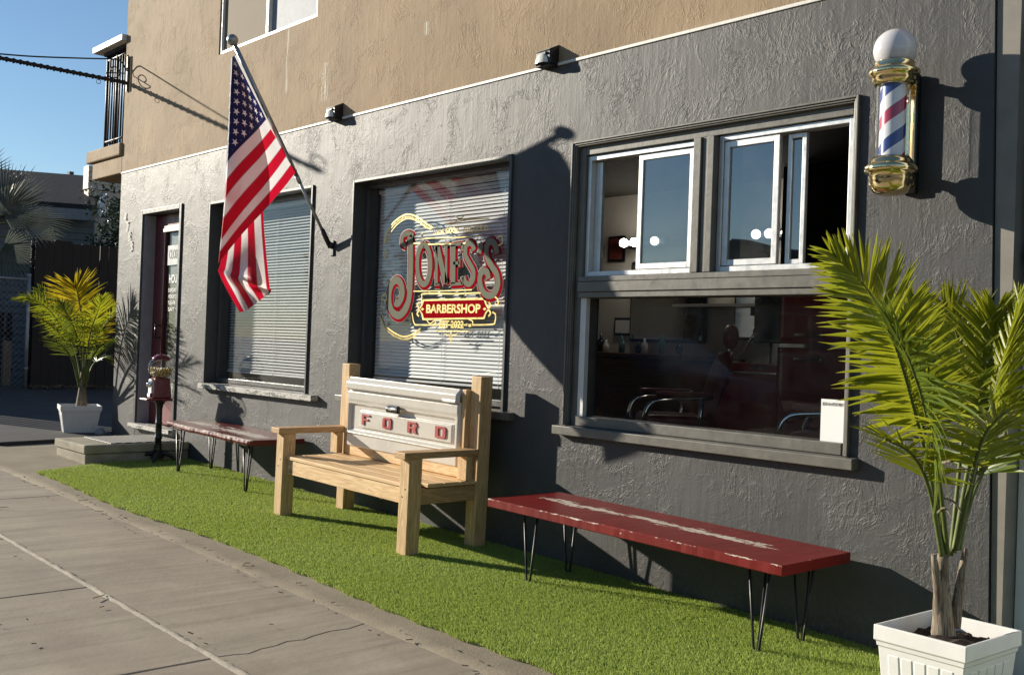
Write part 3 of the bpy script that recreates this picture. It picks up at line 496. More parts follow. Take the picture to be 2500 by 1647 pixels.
PALM_L = [[[-11.112,-0.177,0.628],[-11.094,-0.191,0.992],[-11.082,-0.227,1.341],[-11.065,-0.286,1.6],[-11.063,-0.315,1.697]],[[-11.128,-0.195,0.627],[-11.125,-0.27,0.94],[-11.163,-0.39,1.234],[-11.214,-0.524,1.439],[-11.34,-0.665,1.537],[-11.44,-0.776,1.541]],[[-11.137,-0.205,0.627],[-10.989,-0.343,0.967],[-10.817,-0.529,1.185],[-10.723,-0.68,1.288],[-10.66,-0.804,1.342]],[[-11.103,-0.167,0.629],[-11.118,-0.112,0.943],[-11.039,-0.029,1.249],[-10.95,0.067,1.456],[-10.844,0.181,1.701]],[[-11.075,-0.166,0.643],[-10.896,-0.181,0.924],[-10.672,-0.173,1.078],[-10.507,-0.14,1.095]],[[-11.092,-0.184,0.642],[-10.843,-0.256,0.949],[-10.558,-0.317,1.245],[-10.34,-0.346,1.411],[-10.19,-0.361,1.55]],[[-11.12,-0.186,0.64],[-11.261,-0.197,0.936],[-11.437,-0.247,1.236],[-11.627,-0.34,1.462],[-11.746,-0.445,1.65]],[[-11.137,-0.205,0.639],[-10.937,-0.36,0.92],[-10.748,-0.525,1.067],[-10.665,-0.658,1.124]],[[-11.103,-0.168,0.641],[-11.206,-0.107,0.991],[-11.262,-0.023,1.298],[-11.269,0.086,1.534]],[[-11.095,-0.158,0.642],[-11.15,-0.073,0.867],[-11.144,0.023,0.945],[-11.123,0.106,0.908]],[[-11.112,-0.177,0.641],[-10.83,-0.317,0.997],[-10.619,-0.46,1.239],[-10.496,-0.578,1.388],[-10.411,-0.679,1.499]]]
# ------------------------------------------------------------------ ground, paving, turf
def gmat(name, c1, c2, rough, bump, scale=40.0, streak=None, speck=0.0):
    mt, nt, b = newmat(name); h = NT(nt)
    p = pos(h)
    n = h.noise(p, 2.2, 6.0, 0.65, 0.6)
    c = h.mix(h.rng(n, 0.3, 0.7), c1, c2)
    if streak:
        s1 = h.noise(h.scale(p, streak), 1.0, 5.0, 0.65, 0.5)
        c = h.mix(h.math('MULTIPLY', h.rng(s1, 0.48, 0.70), 0.55), c, tuple(v * 0.62 for v in c1))
        s2 = h.noise(h.scale(p, tuple(v * 0.45 for v in streak)), 1.0, 4.0, 0.6, 0.8)
        c = h.mix(h.math('MULTIPLY', h.rng(s2, 0.5, 0.75), 0.5), c, tuple(min(1, v * 1.3) for v in c2))
        blot = h.noise(p, 0.9, 4.0, 0.6, 1.0)
        c = h.mix(h.math('MULTIPLY', h.rng(blot, 0.52, 0.68), 0.35), c, (c1[0] * 0.72, c1[1] * 0.62, c1[2] * 0.62))
        vo = h.n("ShaderNodeTexVoronoi"); vo.inputs["Scale"].default_value = 3.3; h.l(p, vo.inputs["Vector"])
        sp = h.math('MULTIPLY', h.rng(vo.outputs["Distance"], 0.045, 0.075, 1.0, 0.0), h.rng(h.noise(p, 1.7, 2.0), 0.5, 0.55))
        c = h.mix(h.math('MULTIPLY', sp, 0.45), c, (0.10, 0.09, 0.075))
        gr = h.noise(p, 110.0, 3.0, 0.8)
        c = h.mix(h.math('MULTIPLY', h.rng(gr, 0.60, 0.72), 0.35), c, tuple(v * 0.5 for v in c1))
    g = h.noise(p, 260.0, 3.0, 0.7)
    c = h.mix(h.math('MULTIPLY', h.rng(g, 0.55, 0.75), 0.25 + speck), c, tuple(v * 0.45 for v in c1))
    c = h.mix(h.math('MULTIPLY', h.rng(g, 0.25, 0.40, 1.0, 0.0), 0.2 + speck), c, tuple(min(1, v * 1.6) for v in c2))
    h.l(c, b.inputs["Base Color"])
    b.inputs["Roughness"].default_value = rough
    hh = h.math('ADD', h.math('MULTIPLY', h.noise(p, scale, 5.0, 0.65), 0.7), h.math('MULTIPLY', g, 0.3))
    h.bump(hh, bump, 0.004, b)
    return mt
M['sidewalk'] = gmat("sidewalk_concrete", (0.285, 0.24, 0.18), (0.385, 0.33, 0.25), 0.72, 0.6, 30.0, (14.0, 1.1, 1.0))
M['margin'] = gmat("gritty_concrete_margin", (0.21, 0.175, 0.12), (0.32, 0.27, 0.19), 0.9, 1.0, 70.0, None, 0.25)
M['seam'] = gmat("rough_mortar_seam", (0.32, 0.28, 0.22), (0.42, 0.37, 0.30), 0.9, 1.0, 90.0, None, 0.3)
M['asphalt'] = gmat("dark_driveway_asphalt", (0.042, 0.040, 0.040), (0.066, 0.063, 0.060), 0.85, 0.8, 80.0, None, 0.2)
M['ground'] = gmat("dry_soil", (0.09, 0.075, 0.055), (0.15, 0.125, 0.09), 0.9, 0.8, 20.0)
M['concrete_step'] = gmat("old_step_concrete", (0.26, 0.235, 0.175), (0.42, 0.38, 0.29), 0.9, 1.0, 25.0, (4.0, 4.0, 9.0), 0.2)

def slab(name, poly, top, thick, mat, bevel=0.0, parent=None, jit=0.0):
    """paving lying on the tilted ground, poly in x,y, top = height over the ground plane"""
    mb = MB(); n = len(poly)
    a = [(x, y, zg(x) + top) for x, y in poly]; b = [(x, y, zg(x) + top - thick) for x, y in poly]
    mb.add(a + b, [tuple(range(n)), tuple(reversed(range(n, 2 * n)))] + [(i, i + n, (i + 1) % n + n, (i + 1) % n) for i in range(n)])
    o = mb.build(name, mat, parent, bevel=bevel)
    return o
# wide terrain sheet with the street's slope near the shop, level far away
mb = MB(); xs = [-700, -300, -120, -60, -40, -30, -20, -12, -6, 0, 6, 12, 20, 40, 100, 300, 700]
ys = [-700, -300, -100, -40, -20, -10, -4, 0, 4, 10, 25, 60, 150, 400, 700]
mb.grid([[(x, y, zg(max(-40, min(30, x))) - 0.05) for x in xs] for y in ys])
setp(mb.build("ground", M['ground']), kind="structure")
sw = []
def sidewalk(x0, x1, y0, y1, top):
    # finely cut slab with a slightly wandering edge
    n = max(2, int((x1 - x0) / 0.08)); k = max(2, int((y1 - y0) / 0.08))
    e = [(x0, y0)] + [(x0 + (x1 - x0) * i / n, y0 + random.uniform(-.003, .003)) for i in range(1, n)] + [(x1, y0)]
    e += [(x1 + random.uniform(-.002, .002), y0 + (y1 - y0) * i / k) for i in range(1, k)] + [(x1, y1)]
    e += [(x1 - (x1 - x0) * i / n, y1 + random.uniform(-.005, .005)) for i in range(1, n)] + [(x0, y1)]
    e += [(x0 + random.uniform(-.002, .002), y1 - (y1 - y0) * i / k) for i in range(1, k)]
    o = slab("sidewalk", e, top, 0.12, M['sidewalk'], bevel=0.006)
    setp(o, kind="structure")
for a, b in ((-25.0, -19.0), (-18.994, -15.2), (-15.194, -11.34), (-11.334, -7.533)):
    sidewalk(a, b, -2.318, -1.59, 0.006)
# the inner slab at the right is cracked across: two pieces with a jagged break between
crk = [(-3.70, -2.318), (-3.69, -2.25), (-3.672, -2.2), (-3.70, -2.13), (-3.705, -2.06), (-3.73, -2.0), (-3.715, -1.93), (-3.74, -1.87), (-3.76, -1.78), (-3.75, -1.69), (-3.78, -1.59)]
setp(slab("sidewalk", [(-7.527, -2.318)] + crk + [(-7.527, -1.59)], 0.006, 0.12, M['sidewalk'], 0.003), kind="structure")
setp(slab("sidewalk", [(x + 0.006, y) for x, y in crk] + [(4.0, -1.59), (4.0, -2.318)][0:2], 0.006, 0.12, M['sidewalk'], 0.003), kind="structure")
for i in range(-14, 6):
    x = -3.685 + 1.268 * i
    sidewalk(x + 0.004, x + 1.268 - 0.004, -3.95, -2.346, 0.008)
mb = MB(); rows = []
xs = np.arange(-25, 4, 0.035)
for k, (yy, hh) in enumerate(((-2.352, 0.002), (-2.343, 0.013), (-2.334, 0.016), (-2.325, 0.013), (-2.312, 0.002))):
    rows.append([(float(x), yy + random.uniform(-.005, .005), zg(x) + hh + random.uniform(-.004, .004)) for x in xs])
mb.grid(rows)
setp(mb.build("sidewalk_seam", M['seam']), kind="structure")
# gritty margin between pavement and turf, and round the step
mb = MB(); rows = []
xs = np.arange(-10.6, 4.0, 0.06)
for yy, hh in ((-1.60, -0.01), (-1.588, 0.009), (-1.50, 0.010), (-1.40, 0.012), (-0.7, 0.010), (0.02, 0.009)):
    rows.append([(float(x), yy + (random.uniform(-.012, .012) if yy > -1.6 else 0), zg(x) + hh + random.uniform(-.002, .002)) for x in xs])
mb.grid(rows)
setp(mb.build("path_margin", M['margin']), kind="structure")
# asphalt driveway left of the shop with a broken front lip
lip = [(-10.55 - random.uniform(0, .05), y) for y in np.arange(0.0, -0.62, -0.1)] + [(-10.5, -0.65), (-10.45, -0.9), (-10.40, -1.18), (-10.9, -1.22), (-12, -1.2), (-13.5, -1.23), (-15, -1.2), (-20, -1.22)]
setp(slab("driveway", lip + [(-20, 14), (-10.60, 14)], 0.045, 0.1, M['asphalt'], 0.01), kind="structure")
setp(slab("street", [(-60, -18), (60, -18), (60, -4.6), (-60, -4.6)], -0.08, 0.1, M['asphalt']), kind="structure")
setp(slab("kerb", [(-25, -4.25), (4, -4.25), (4, -3.96), (-25, -3.96)], 0.006, 0.2, M['sidewalk'], 0.02), kind="structure")

# artificial turf: backing sheet and one mass of separate blades
turf_poly = [(-8.57, -1.40), (-8.84, -0.90), (-8.92, -0.84), (-8.92, -0.01), (1.5, -0.01), (1.5, -1.37), (-3, -1.36), (-6.2, -1.375), (-7.5, -1.40)]
def in_turf(x, y):
    e = -1.40 + 0.020 * np.sin(x * 2.1) - 0.05 * (x < -5.9) * np.minimum(1, (-5.9 - x) / 1.0) + 0.008 * np.sin(x * 23)
    l = -8.60 - 0.26 * (y + 1.43) / 0.53
    return (y > e) & (y < -0.012) & (x > np.maximum(l, -8.93))
mt, nt, b = newmat("turf_blade"); h = NT(nt)
at = h.n("ShaderNodeAttribute", attribute_name="tone")
c = h.mix(at.outputs["Fac"], (0.20, 0.295, 0.042), (0.53, 0.64, 0.15))
patch = h.noise(pos(h), 5.0, 4.0, 0.6)
c = h.mix(h.math('MULTIPLY', h.rng(patch, 0.4, 0.7), 0.35), c, (0.36, 0.41, 0.11))
h.l(c, b.inputs["Base Color"]); b.inputs["Roughness"].default_value = 0.65; b.inputs["Specular IOR Level"].default_value = 0.25
tl = h.n("ShaderNodeBsdfTranslucent"); h.l(h.mix(0.6, c, (0.46, 0.54, 0.12)), tl.inputs[0])
mx = h.n("ShaderNodeMixShader"); mx.inputs[0].default_value = 0.35
h.l(b.outputs[0], mx.inputs[1]); h.l(tl.outputs[0], mx.inputs[2]); h.l(mx.outputs[0], nt.nodes["Material Output"].inputs[0])
M['blade'] = mt
M['turf_back'] = plain("turf_backing", (0.14, 0.20, 0.035), 0.9, var=0.3)
NB = 430000
gx = -9.0 + rng.random(NB * 2) ** 1.0 * 9.2
gy = -1.48 + rng.random(NB * 2) * 1.48
dens = np.clip(0.45 + 0.65 * (gx + 9) / 6.5, 0.45, 1.0)
keep = in_turf(gx, gy) & (rng.random(NB * 2) < dens)
gx, gy = gx[keep][:NB], gy[keep][:NB]
nb = len(gx)
lean = 0.75 + 0.5 * np.sin(gx * 3.1 + 1.3 * np.sin(gy * 4)) + rng.normal(0, 0.9, nb)
ln = 0.012 + 0.008 * rng.random(nb)
tl_ = 0.25 + 0.55 * rng.random(nb)
bx, by = np.cos(lean + 2.4), np.sin(lean + 2.4)
wa = rng.random(nb) * np.pi * 2
ww = 0.0011 + 0.0009 * rng.random(nb)
wx, wy = np.cos(wa) * ww, np.sin(wa) * ww
z0 = zg(gx) + 0.0165
V3 = np.empty((nb, 5, 3), np.float32)
for i, (sx, sh, wid) in enumerate(((0, 0, -1), (0, 0, 1), (0.42, 0.62, 0.85), (0.42, 0.62, -0.85), (1.0, 1.0, 0))):
    V3[:, i, 0] = gx + bx * ln * tl_ * sx + wx * wid
    V3[:, i, 1] = gy + by * ln * tl_ * sx + wy * wid
    V3[:, i, 2] = z0 + ln * sh * np.sqrt(1 - tl_ ** 2 * 0.6)
me = bpy.data.meshes.new("turf")
me.vertices.add(nb * 5); me.vertices.foreach_set("co", V3.reshape(-1))
lv = np.array([0, 1, 2, 3, 3, 2, 4], np.int32)[None, :] + (np.arange(nb, dtype=np.int32) * 5)[:, None]
me.loops.add(nb * 7); me.loops.foreach_set("vertex_index", lv.reshape(-1))
ls = np.stack([np.arange(nb) * 7, np.arange(nb) * 7 + 4], 1).astype(np.int32).reshape(-1)
me.polygons.add(nb * 2); me.polygons.foreach_set("loop_start", ls)
try: me.polygons.foreach_set("loop_total", np.tile(np.array([4, 3], np.int32), nb))
except Exception: pass
me.update(calc_edges=True)
ta = me.attributes.new("tone", 'FLOAT', 'POINT')
ta.data.foreach_set("value", np.repeat(np.clip(rng.normal(0.5, 0.28, nb), 0, 1), 5).astype(np.float32))
me.materials.append(M['blade'])
turf = bpy.data.objects.new("turf", me); COL.objects.link(turf)
setp(turf, "bright green artificial turf in front of the shop wall", "turf", kind="stuff")
mb = MB(); rows = []
o = slab("turf_backing", turf_poly, 0.017, 0.02, M['turf_back']); setp(o, kind="structure")

# ------------------------------------------------------------------ the shop building
BX0, BX1, ZL, ZT = -10.755, -1.81, 2.865, 6.2
bld = thing("shop_building", "two storey stucco barbershop, tan above and charcoal grey below, with windows and a red door", "building", (-6.3, 0, 0))
def wall_with_holes(name, x0, x1, z0, z1, holes, th, mat, skew=None):
    xs = sorted({x0, x1} | {v for hh in holes for v in hh[:2]}); zs = sorted({z0, z1} | {v for hh in holes for v in hh[2:]})
    mb = MB(); idx = {}
    def vid(i, j, k):
        key = (i, j, k)
        if key not in idx:
            x, z = xs[i], zs[j]
            if skew and i == len(xs) - 1: x += skew(z)
            idx[key] = len(mb.v); mb.v.append((x, th * k, z))
        return idx[key]
    solid = {}
    for i in range(len(xs) - 1):
        for j in range(len(zs) - 1):
            cx, cz = (xs[i] + xs[i + 1]) / 2, (zs[j] + zs[j + 1]) / 2
            solid[i, j] = not any(a < cx < b and c < cz < d for a, b, c, d in holes)
    def face(*q):
        mb.f.append(tuple(vid(*t) for t in q)); mb.mi.append(0); mb.sm.append(False)
    for (i, j), sld in solid.items():
        if not sld: continue
        face((i, j, 0), (i + 1, j, 0), (i + 1, j + 1, 0), (i, j + 1, 0))
        face((i, j, 1), (i, j + 1, 1), (i + 1, j + 1, 1), (i + 1, j, 1))
        if not solid.get((i - 1, j)): face((i, j, 0), (i, j + 1, 0), (i, j + 1, 1), (i, j, 1))
        if not solid.get((i + 1, j)): face((i + 1, j, 0), (i + 1, j, 1), (i + 1, j + 1, 1), (i + 1, j + 1, 0))
        if not solid.get((i, j - 1)): face((i, j, 0), (i, j, 1), (i + 1, j, 1), (i + 1, j, 0))
        if not solid.get((i, j + 1)): face((i, j + 1, 0), (i + 1, j + 1, 0), (i + 1, j + 1, 1), (i, j + 1, 1))
    return mb.build(name, mat, bld)
W1 = (-8.70, -6.965, 0.80, 2.405); W2 = (-6.42, -4.70, 0.835, 2.388); W3 = (-4.18, -2.43, 0.80, 2.382); DR = (-10.185, -9.26, 0.16, 2.44)
UW = (-8.66, -7.02, 3.705, 5.0)
skew = lambda z: -0.021 * (z - 1.0)
wall_with_holes("ground_floor_wall", BX0, BX1, -0.4, ZL, [W1, W2, W3, DR], 0.24, M['grey_stucco'], skew)
wall_with_holes("upper_wall", BX0, BX1 - 0.04, ZL + 0.0, ZT, [UW], 0.235, M['tan_stucco'], lambda z: -0.021 * (z - 2.865))
mb = MB(); mb.box(BX0 - 0.002, BX1 - 0.042, -0.007, 0.004, ZL - 0.008, ZL + 0.009)
mb.build("divider_stripe", M['white_line'], bld, bevel=0.002)
mb = MB(); mb.box(BX0, BX0 + 0.2, 0.24, 7.0, -0.4, ZL); mb.build("side_wall", M['grey_stucco'], bld)
mb = MB(); mb.box(BX0, BX0 + 0.2, 0.235, 7.0, ZL, ZT); mb.build("side_wall", M['tan_stucco'], bld)
mb = MB(); mb.box(BX1 - 0.2, BX1 - 0.05, 0.245, 7.0, -0.4, ZT); mb.build("side_wall", M['grey_stucco'], bld)
mb = MB(); mb.box(BX0 - 0.05, BX1, -0.06, 7.2, ZT, ZT + 0.25); mb.build("roof", M['shingle'], bld)
# inside of the shop
mb = MB(); mb.box(BX0 + 0.21, BX1 - 0.21, 3.75, 3.85, 0.1, 2.86); mb.build("interior_back_wall", M['interior_wall'], bld)
mb = MB(); mb.box(BX0 + 0.21, BX1 - 0.21, 0.245, 3.74, 2.80, 2.86); mb.build("interior_ceiling", plain("shade_dark_ceiling", (0.05, 0.045, 0.04), 0.8), bld)  # shade put into the ceiling colour so the bulbs leave it dark
mb = MB(); mb.box(-4.94, -2.15, 3.20, 3.26, 0.31, 2.79); mb.build("added_dark_panel", plain("unlit_black_panel", (0.012, 0.011, 0.011), 0.8), bld)  # added black sheet, stands for the unlit depth behind the right slider
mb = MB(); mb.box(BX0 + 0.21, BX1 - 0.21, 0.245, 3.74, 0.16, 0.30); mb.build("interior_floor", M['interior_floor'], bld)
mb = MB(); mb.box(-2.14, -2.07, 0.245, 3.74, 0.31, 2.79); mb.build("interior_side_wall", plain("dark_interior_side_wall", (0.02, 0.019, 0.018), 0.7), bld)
mb = MB(); mb.box(-9.2, -9.1, 0.245, 3.74, 0.31, 2.79); mb.build("interior_side_wall", M['interior_wall'], bld)
mb = MB(); mb.box(BX0 + 0.21, BX1 - 0.21, 0.24, 7.0, 3.5, 3.6); mb.build("upper_floor_slab", M['interior_floor'], bld)
mb = MB(); mb.box(BX0 + 0.21, BX1 - 0.21, 3.0, 3.1, 3.62, 6.1); mb.build("upper_partition", M['interior_wall'], bld)

def sill(parent, x0, x1, z0, z1, y0, mat):
    mb = MB()
    mb.hexa([(x0, y0, z0), (x0, y0, z1 - 0.006), (x0, 0.1, z0), (x0, 0.1, z1), (x1, y0, z0), (x1, y0, z1 - 0.006), (x1, 0.1, z0), (x1, 0.1, z1)])
    return mb.build("sill", mat, parent, bevel=0.004)
def blind(parent, x0, x1, z0, z1, y, tilt, pitch=0.0245, depth=0.0255, cords=3, skew=0.0):
    mb = MB(); n = int((z1 - z0) / pitch); ct, stt = math.cos(R(tilt)), math.sin(R(tilt))
    for i in range(n):
        z = z1 - 0.03 - i * pitch + random.uniform(-.0012, .0012)
        if z < z0 + 0.02: break
        tl = random.uniform(-2.0, 2.0); ct, stt = math.cos(R(tilt + tl)), math.sin(R(tilt + tl))
        rows = []
        for xx in np.linspace(x0, x1, 7):
            sag = 0.0008 * math.sin(i * 1.7 + xx * 3)
            rows.append([(float(xx), y + ct * depth * (t - 0.5) , z + sag + stt * depth * (t - 0.5) + 0.0016 * (1 - (2 * t - 1) ** 2)) for t in (0, 0.33, 0.67, 1)])
        mb.grid(rows)
    mb.box(x0, x1, y - 0.02, y + 0.02, z1 - 0.025, z1, 0)
    mb.box(x0, x1, y - 0.012, y + 0.012, z0, z0 + 0.014, 0)
    for k in range(cords):
        xx = x0 + (x1 - x0) * (0.13 + 0.74 * k / (cords - 1))
        mb.box(xx - 0.0012, xx + 0.0012, y - 0.0155, y - 0.0135, z0, z1, 1)
    return mb.build("blind", [M['slat'], M['cord']], parent, recalc=False)
def picture_window(w, gy, name_label, frame_mat, tilt, sl, sill_mat, trimw=0.035):
    x0, x1, z0, z1 = w
    f = MB(); t = 0.035
    # moulding against the stucco, deep lining, glazing stop
    f.box(x0, x0 + 0.022, -0.014, gy + 0.06, z0 + 0.002, z1); f.box(x1 - 0.022, x1, -0.014, gy + 0.06, z0 + 0.002, z1)
    f.box(x0 + 0.022, x1 - 0.022, -0.014, gy + 0.06, z1 - 0.022, z1)
    f.box(x0 + 0.022, x0 + 0.05, gy - 0.03, gy + 0.058, z0 + 0.02, z1 - 0.022)
    f.box(x1 - 0.05, x1 - 0.022, gy - 0.03, gy + 0.058, z0 + 0.02, z1 - 0.022)
    f.box(x0 + 0.05, x1 - 0.05, gy - 0.03, gy + 0.058, z1 - 0.055, z1 - 0.022)
    f.box(x0 + 0.05, x1 - 0.05, gy - 0.03, gy + 0.058, z0 + 0.02, z0 + 0.06)
    win = f.build("window", frame_mat, bld, bevel=0.003, label=name_label)
    g = MB(); g.box(x0 + 0.05, x1 - 0.05, gy, gy + 0.005, z0 + 0.06, z1 - 0.055); g.build("pane", M['glass'], win)
    blind(win, x0 + 0.065, x1 - 0.065, z0 + 0.075 + (0.05 if tilt > 45 else 0.04), z1 - 0.06, gy + 0.075, tilt)
    sill(win, *sl, sill_mat)
    return win
win1 = picture_window(W1, 0.125, "blind-covered window behind the flag with a peeling sill", M['trim_dark'], 36, (-8.70, -6.805, 0.765, 0.815, -0.06), M['sill_worn'])
win2 = picture_window(W2, 0.120, "blind-covered window carrying the gilded shop lettering", M['trim_dark'], 60, (-6.50, -4.61, 0.79, 0.842, -0.05), M['trim_grey'])

# gilded lettering on the glass of the middle window
def sign_shape():
    yb = 0.119
    red = MB(); grey = MB(); dark = MB()
    for w, pts in SIGN_BIG:
        pp = [(p[0], 0, p[1]) for p in pts]
        if len(pp) > 3: pp = [tuple(v) for v in catmull(pp, len(pp) * 5)]
        q = [(p[0], p[2]) for p in pp]
        w *= 1.04
        dark.ribbon([(a + 0.006, b - 0.005) for a, b in q], w + 0.040, yb - 0.0012, yb - 0.0006)
        red.ribbon([(a + 0.008, b - 0.006) for a, b in q], w + 0.026, yb - 0.0022, yb - 0.0014)
        grey.ribbon(q, w, yb - 0.0034, yb - 0.0026)
    gold = MB()
    for w, pts in SIGN_GOLD:
        pp = [(p[0], 0, p[1]) for p in pts]
        if len(pp) > 2: pp = [tuple(v) for v in catmull(pp, len(pp) * 4)]
        gold.ribbon([(p[0], p[2]) for p in pp], w, yb - 0.0030, yb - 0.0024)
    for w, pts in SIGN_GOLD[:1] + SIGN_GOLD[2:3]:
        pp = catmull([(p[0], 0, p[1]) for p in pts], 46)
        for i in range(1, 46):
            a = Vector((pp[i].x, pp[i].z)); t = Vector((pp[i + 1].x - pp[i - 1].x, pp[i + 1].z - pp[i - 1].z)).normalized(); nn = Vector((-t.y, t.x))
            c = a - nn * 0.018
            gold.ribbon([tuple(c - nn * .006), tuple(c + nn * .006)], 0.008, yb - 0.0030, yb - 0.0024)
    st = [(SIGN_STAR[0] + 0.022 * math.sin(k * math.pi / 5) * (1 if k % 2 == 0 else 0.42), SIGN_STAR[1] + 0.022 * math.cos(k * math.pi / 5) * (1 if k % 2 == 0 else 0.42)) for k in range(10)]
    gold.prism(st, yb - 0.003, yb - 0.0024)
    cx = sum(p[0] for p in PLAQUE) / len(PLAQUE); cz = sum(p[1] for p in PLAQUE) / len(PLAQUE)
    gold.prism([(cx + (p[0] - cx) * 1.045, cz + (p[1] - cz) * 1.22) for p in PLAQUE], yb - 0.0022, yb - 0.0015)
    pl = MB(); pl.prism([tuple(p) for p in PLAQUE], yb - 0.0034, yb - 0.0026)
    for t, (x, z, w, hh) in (("BARBERSHOP", T_BARBERSHOP), ("EST 2022", T_EST_2022), ("LOOK GOOD", T_LOOK_GOOD), ("FEEL GOOD", T_FEEL_GOOD)):
        text_into(gold, t, x, z, w, hh, yb - 0.0042, bold=0.03)
    for dx in (-1, 1):
        px = cx + dx * 0.325
        gold.prism([(px - .018, cz), (px, cz + .01), (px + .018, cz), (px, cz - .01)], yb - 0.0042, yb - 0.0036)
    dark.build("lettering_outline", M['sign_dark'], win2); red.build("lettering_shadow", M['sign_red'], win2)
    grey.build("lettering", M['sign_grey'], win2); gold.build("gilt_scrollwork", M['gold'], win2); pl.build("name_plaque", M['sign_red'], win2)
sign_shape()

# the wide window at the right: timber surround, aluminium sliders above, fixed pane below
x0, x1, z0, z1 = W3
f = MB()
for k, (w, pr) in enumerate(((0.012, 0.020), (0.010, 0.013), (0.008, 0.006))):
    a = sum(v[0] for v in ((0.012,), (0.010,), (0.008,))[:k])
    f.box(x0 - 0.012 + a, x0 - 0.012 + a + w, -pr, 0.02, z0 + 0.002, z1 + 0.012 - a); f.box(x1 + 0.012 - a - w, x1 + 0.012 - a, -pr, 0.02, z0 + 0.002, z1 + 0.012 - a)
    f.box(x0 - 0.012 + a + w, x1 + 0.012 - a - w, -pr, 0.02, z1 + 0.012 - a - w, z1 + 0.012 - a)
f.box(x0 + 0.015, x0 + 0.065, 0.022, 0.16, z0 + 0.002, z1 - 0.015); f.box(x1 - 0.035, x1 - 0.015, 0.022, 0.16, z0 + 0.002, z1 - 0.015)
f.box(x0 + 0.065, x1 - 0.035, 0.022, 0.16, z1 - 0.065, z1 - 0.015)
f.box(x0 + 0.065, x1 - 0.035, -0.004, 0.15, 1.605, 1.634); f.box(x0 + 0.065, x1 - 0.035, -0.012, 0.15, 1.549, 1.603); f.box(x0 + 0.065, x1 - 0.035, -0.004, 0.15, 1.517, 1.547)
for a, b, pr in ((-3.338, -3.292, 0.0), (-3.288, -3.256, 0.012), (-3.252, -3.212, 0.0)):
    f.box(a, b, pr, 0.15, 1.636, z1 - 0.066)
f.box(x0 + 0.065, x1 - 0.035, 0.01, 0.15, z0 + 0.002, z0 + 0.055)
win3 = f.build("window", M['trim_grey'], bld, bevel=0.003, label="wide timber window with aluminium sliders open at both ends")
sill(win3, -4.235, -2.372, 0.748, 0.803, -0.055, M['trim_grey'])
al = MB()
def alu_frame(a, b, zb, zt, y0, y1, t):
    al.box(a, a + t, y0, y1, zb, zt); al.box(b - t, b, y0, y1, zb, zt); al.box(a + t, b - t, y0, y1, zb, zb + t); al.box(a + t, b - t, y0, y1, zt - t, zt)
alu_frame(-4.112, -3.342, 1.638, 2.312, 0.040, 0.110, 0.026); alu_frame(-3.208, -2.467, 1.638, 2.314, 0.040, 0.110, 0.026)
alu_frame(-3.745, -3.370, 1.668, 2.282, 0.052, 0.074, 0.030); alu_frame(-3.180, -2.862, 1.668, 2.284, 0.048, 0.072, 0.030)
alu_frame(-2.835, -2.735, 1.668, 2.284, 0.078, 0.100, 0.022)
al.box(-4.085, -4.035, 0.078, 0.100, 1.666, 2.282)
al.build("sash", M['alu'], win3, bevel=0.002)
for a, b, y in ((-3.716, -3.398, 0.062), (-3.152, -2.890, 0.060), (-2.815, -2.755, 0.089)):
    g = MB(); g.box(a, b, y, y + 0.004, 1.696, 2.254); g.build("pane", M['glass_up'], win3)
g = MB(); g.box(-4.11, -2.468, 0.052, 0.058, z0 + 0.056, 1.516); g.build("lower_pane", M['glass_dark'], win3)
g = MB(); g.box(-4.112, -4.070, 0.02, 0.051, z0 + 0.056, 1.516); g.build("glazing_strip", M['white_paint'], win3)
# upstairs slider window
x0, x1, z0, z1 = UW
f = MB()
f.box(x0, x0 + 0.03, 0.01, 0.10, z0, z1); f.box(x1 - 0.03, x1, 0.01, 0.10, z0, z1); f.box(x0 + 0.03, x1 - 0.03, 0.01, 0.10, z0, z0 + 0.028)
f.box(-7.86, -7.82, 0.02, 0.10, z0 + 0.028, z1); f.box(x0 + 0.03, x1 - 0.03, 0.01, 0.10, z1 - 0.03, z1)
win4 = f.build("window", M['white_paint'], bld, bevel=0.003, label="upstairs slider window with an insect screen on one side")
mt, nt, b = newmat("insect_screen"); h = NT(nt)
h.l(h.mix(h.noise(h.scale(pos(h), (140, 140, 6)), 1.0, 3.0), (0.17, 0.135, 0.09), (0.25, 0.20, 0.135)), b.inputs["Base Color"]); b.inputs["Roughness"].default_value = 0.8
g = MB(); g.box(x0 + 0.03, -7.86, 0.035, 0.040, z0 + 0.028, z1 - 0.03); g.build("insect_screen", mt, win4)
mt, nt, b = newmat("cloudy_glass"); h = NT(nt)
n = h.noise(pos(h), 7.0, 8.0, 0.75, 2.5)
h.l(h.mix(h.rng(n, 0.3, 0.7), (0.17, 0.20, 0.24), (0.30, 0.33, 0.37)), b.inputs["Base Color"]); b.inputs["Roughness"].default_value = 0.6; b.inputs["Specular IOR Level"].default_value = 0.2
g = MB(); g.box(-7.82, x1 - 0.03, 0.055, 0.060, z0 + 0.028, z1 - 0.03); g.build("pane", mt, win4)

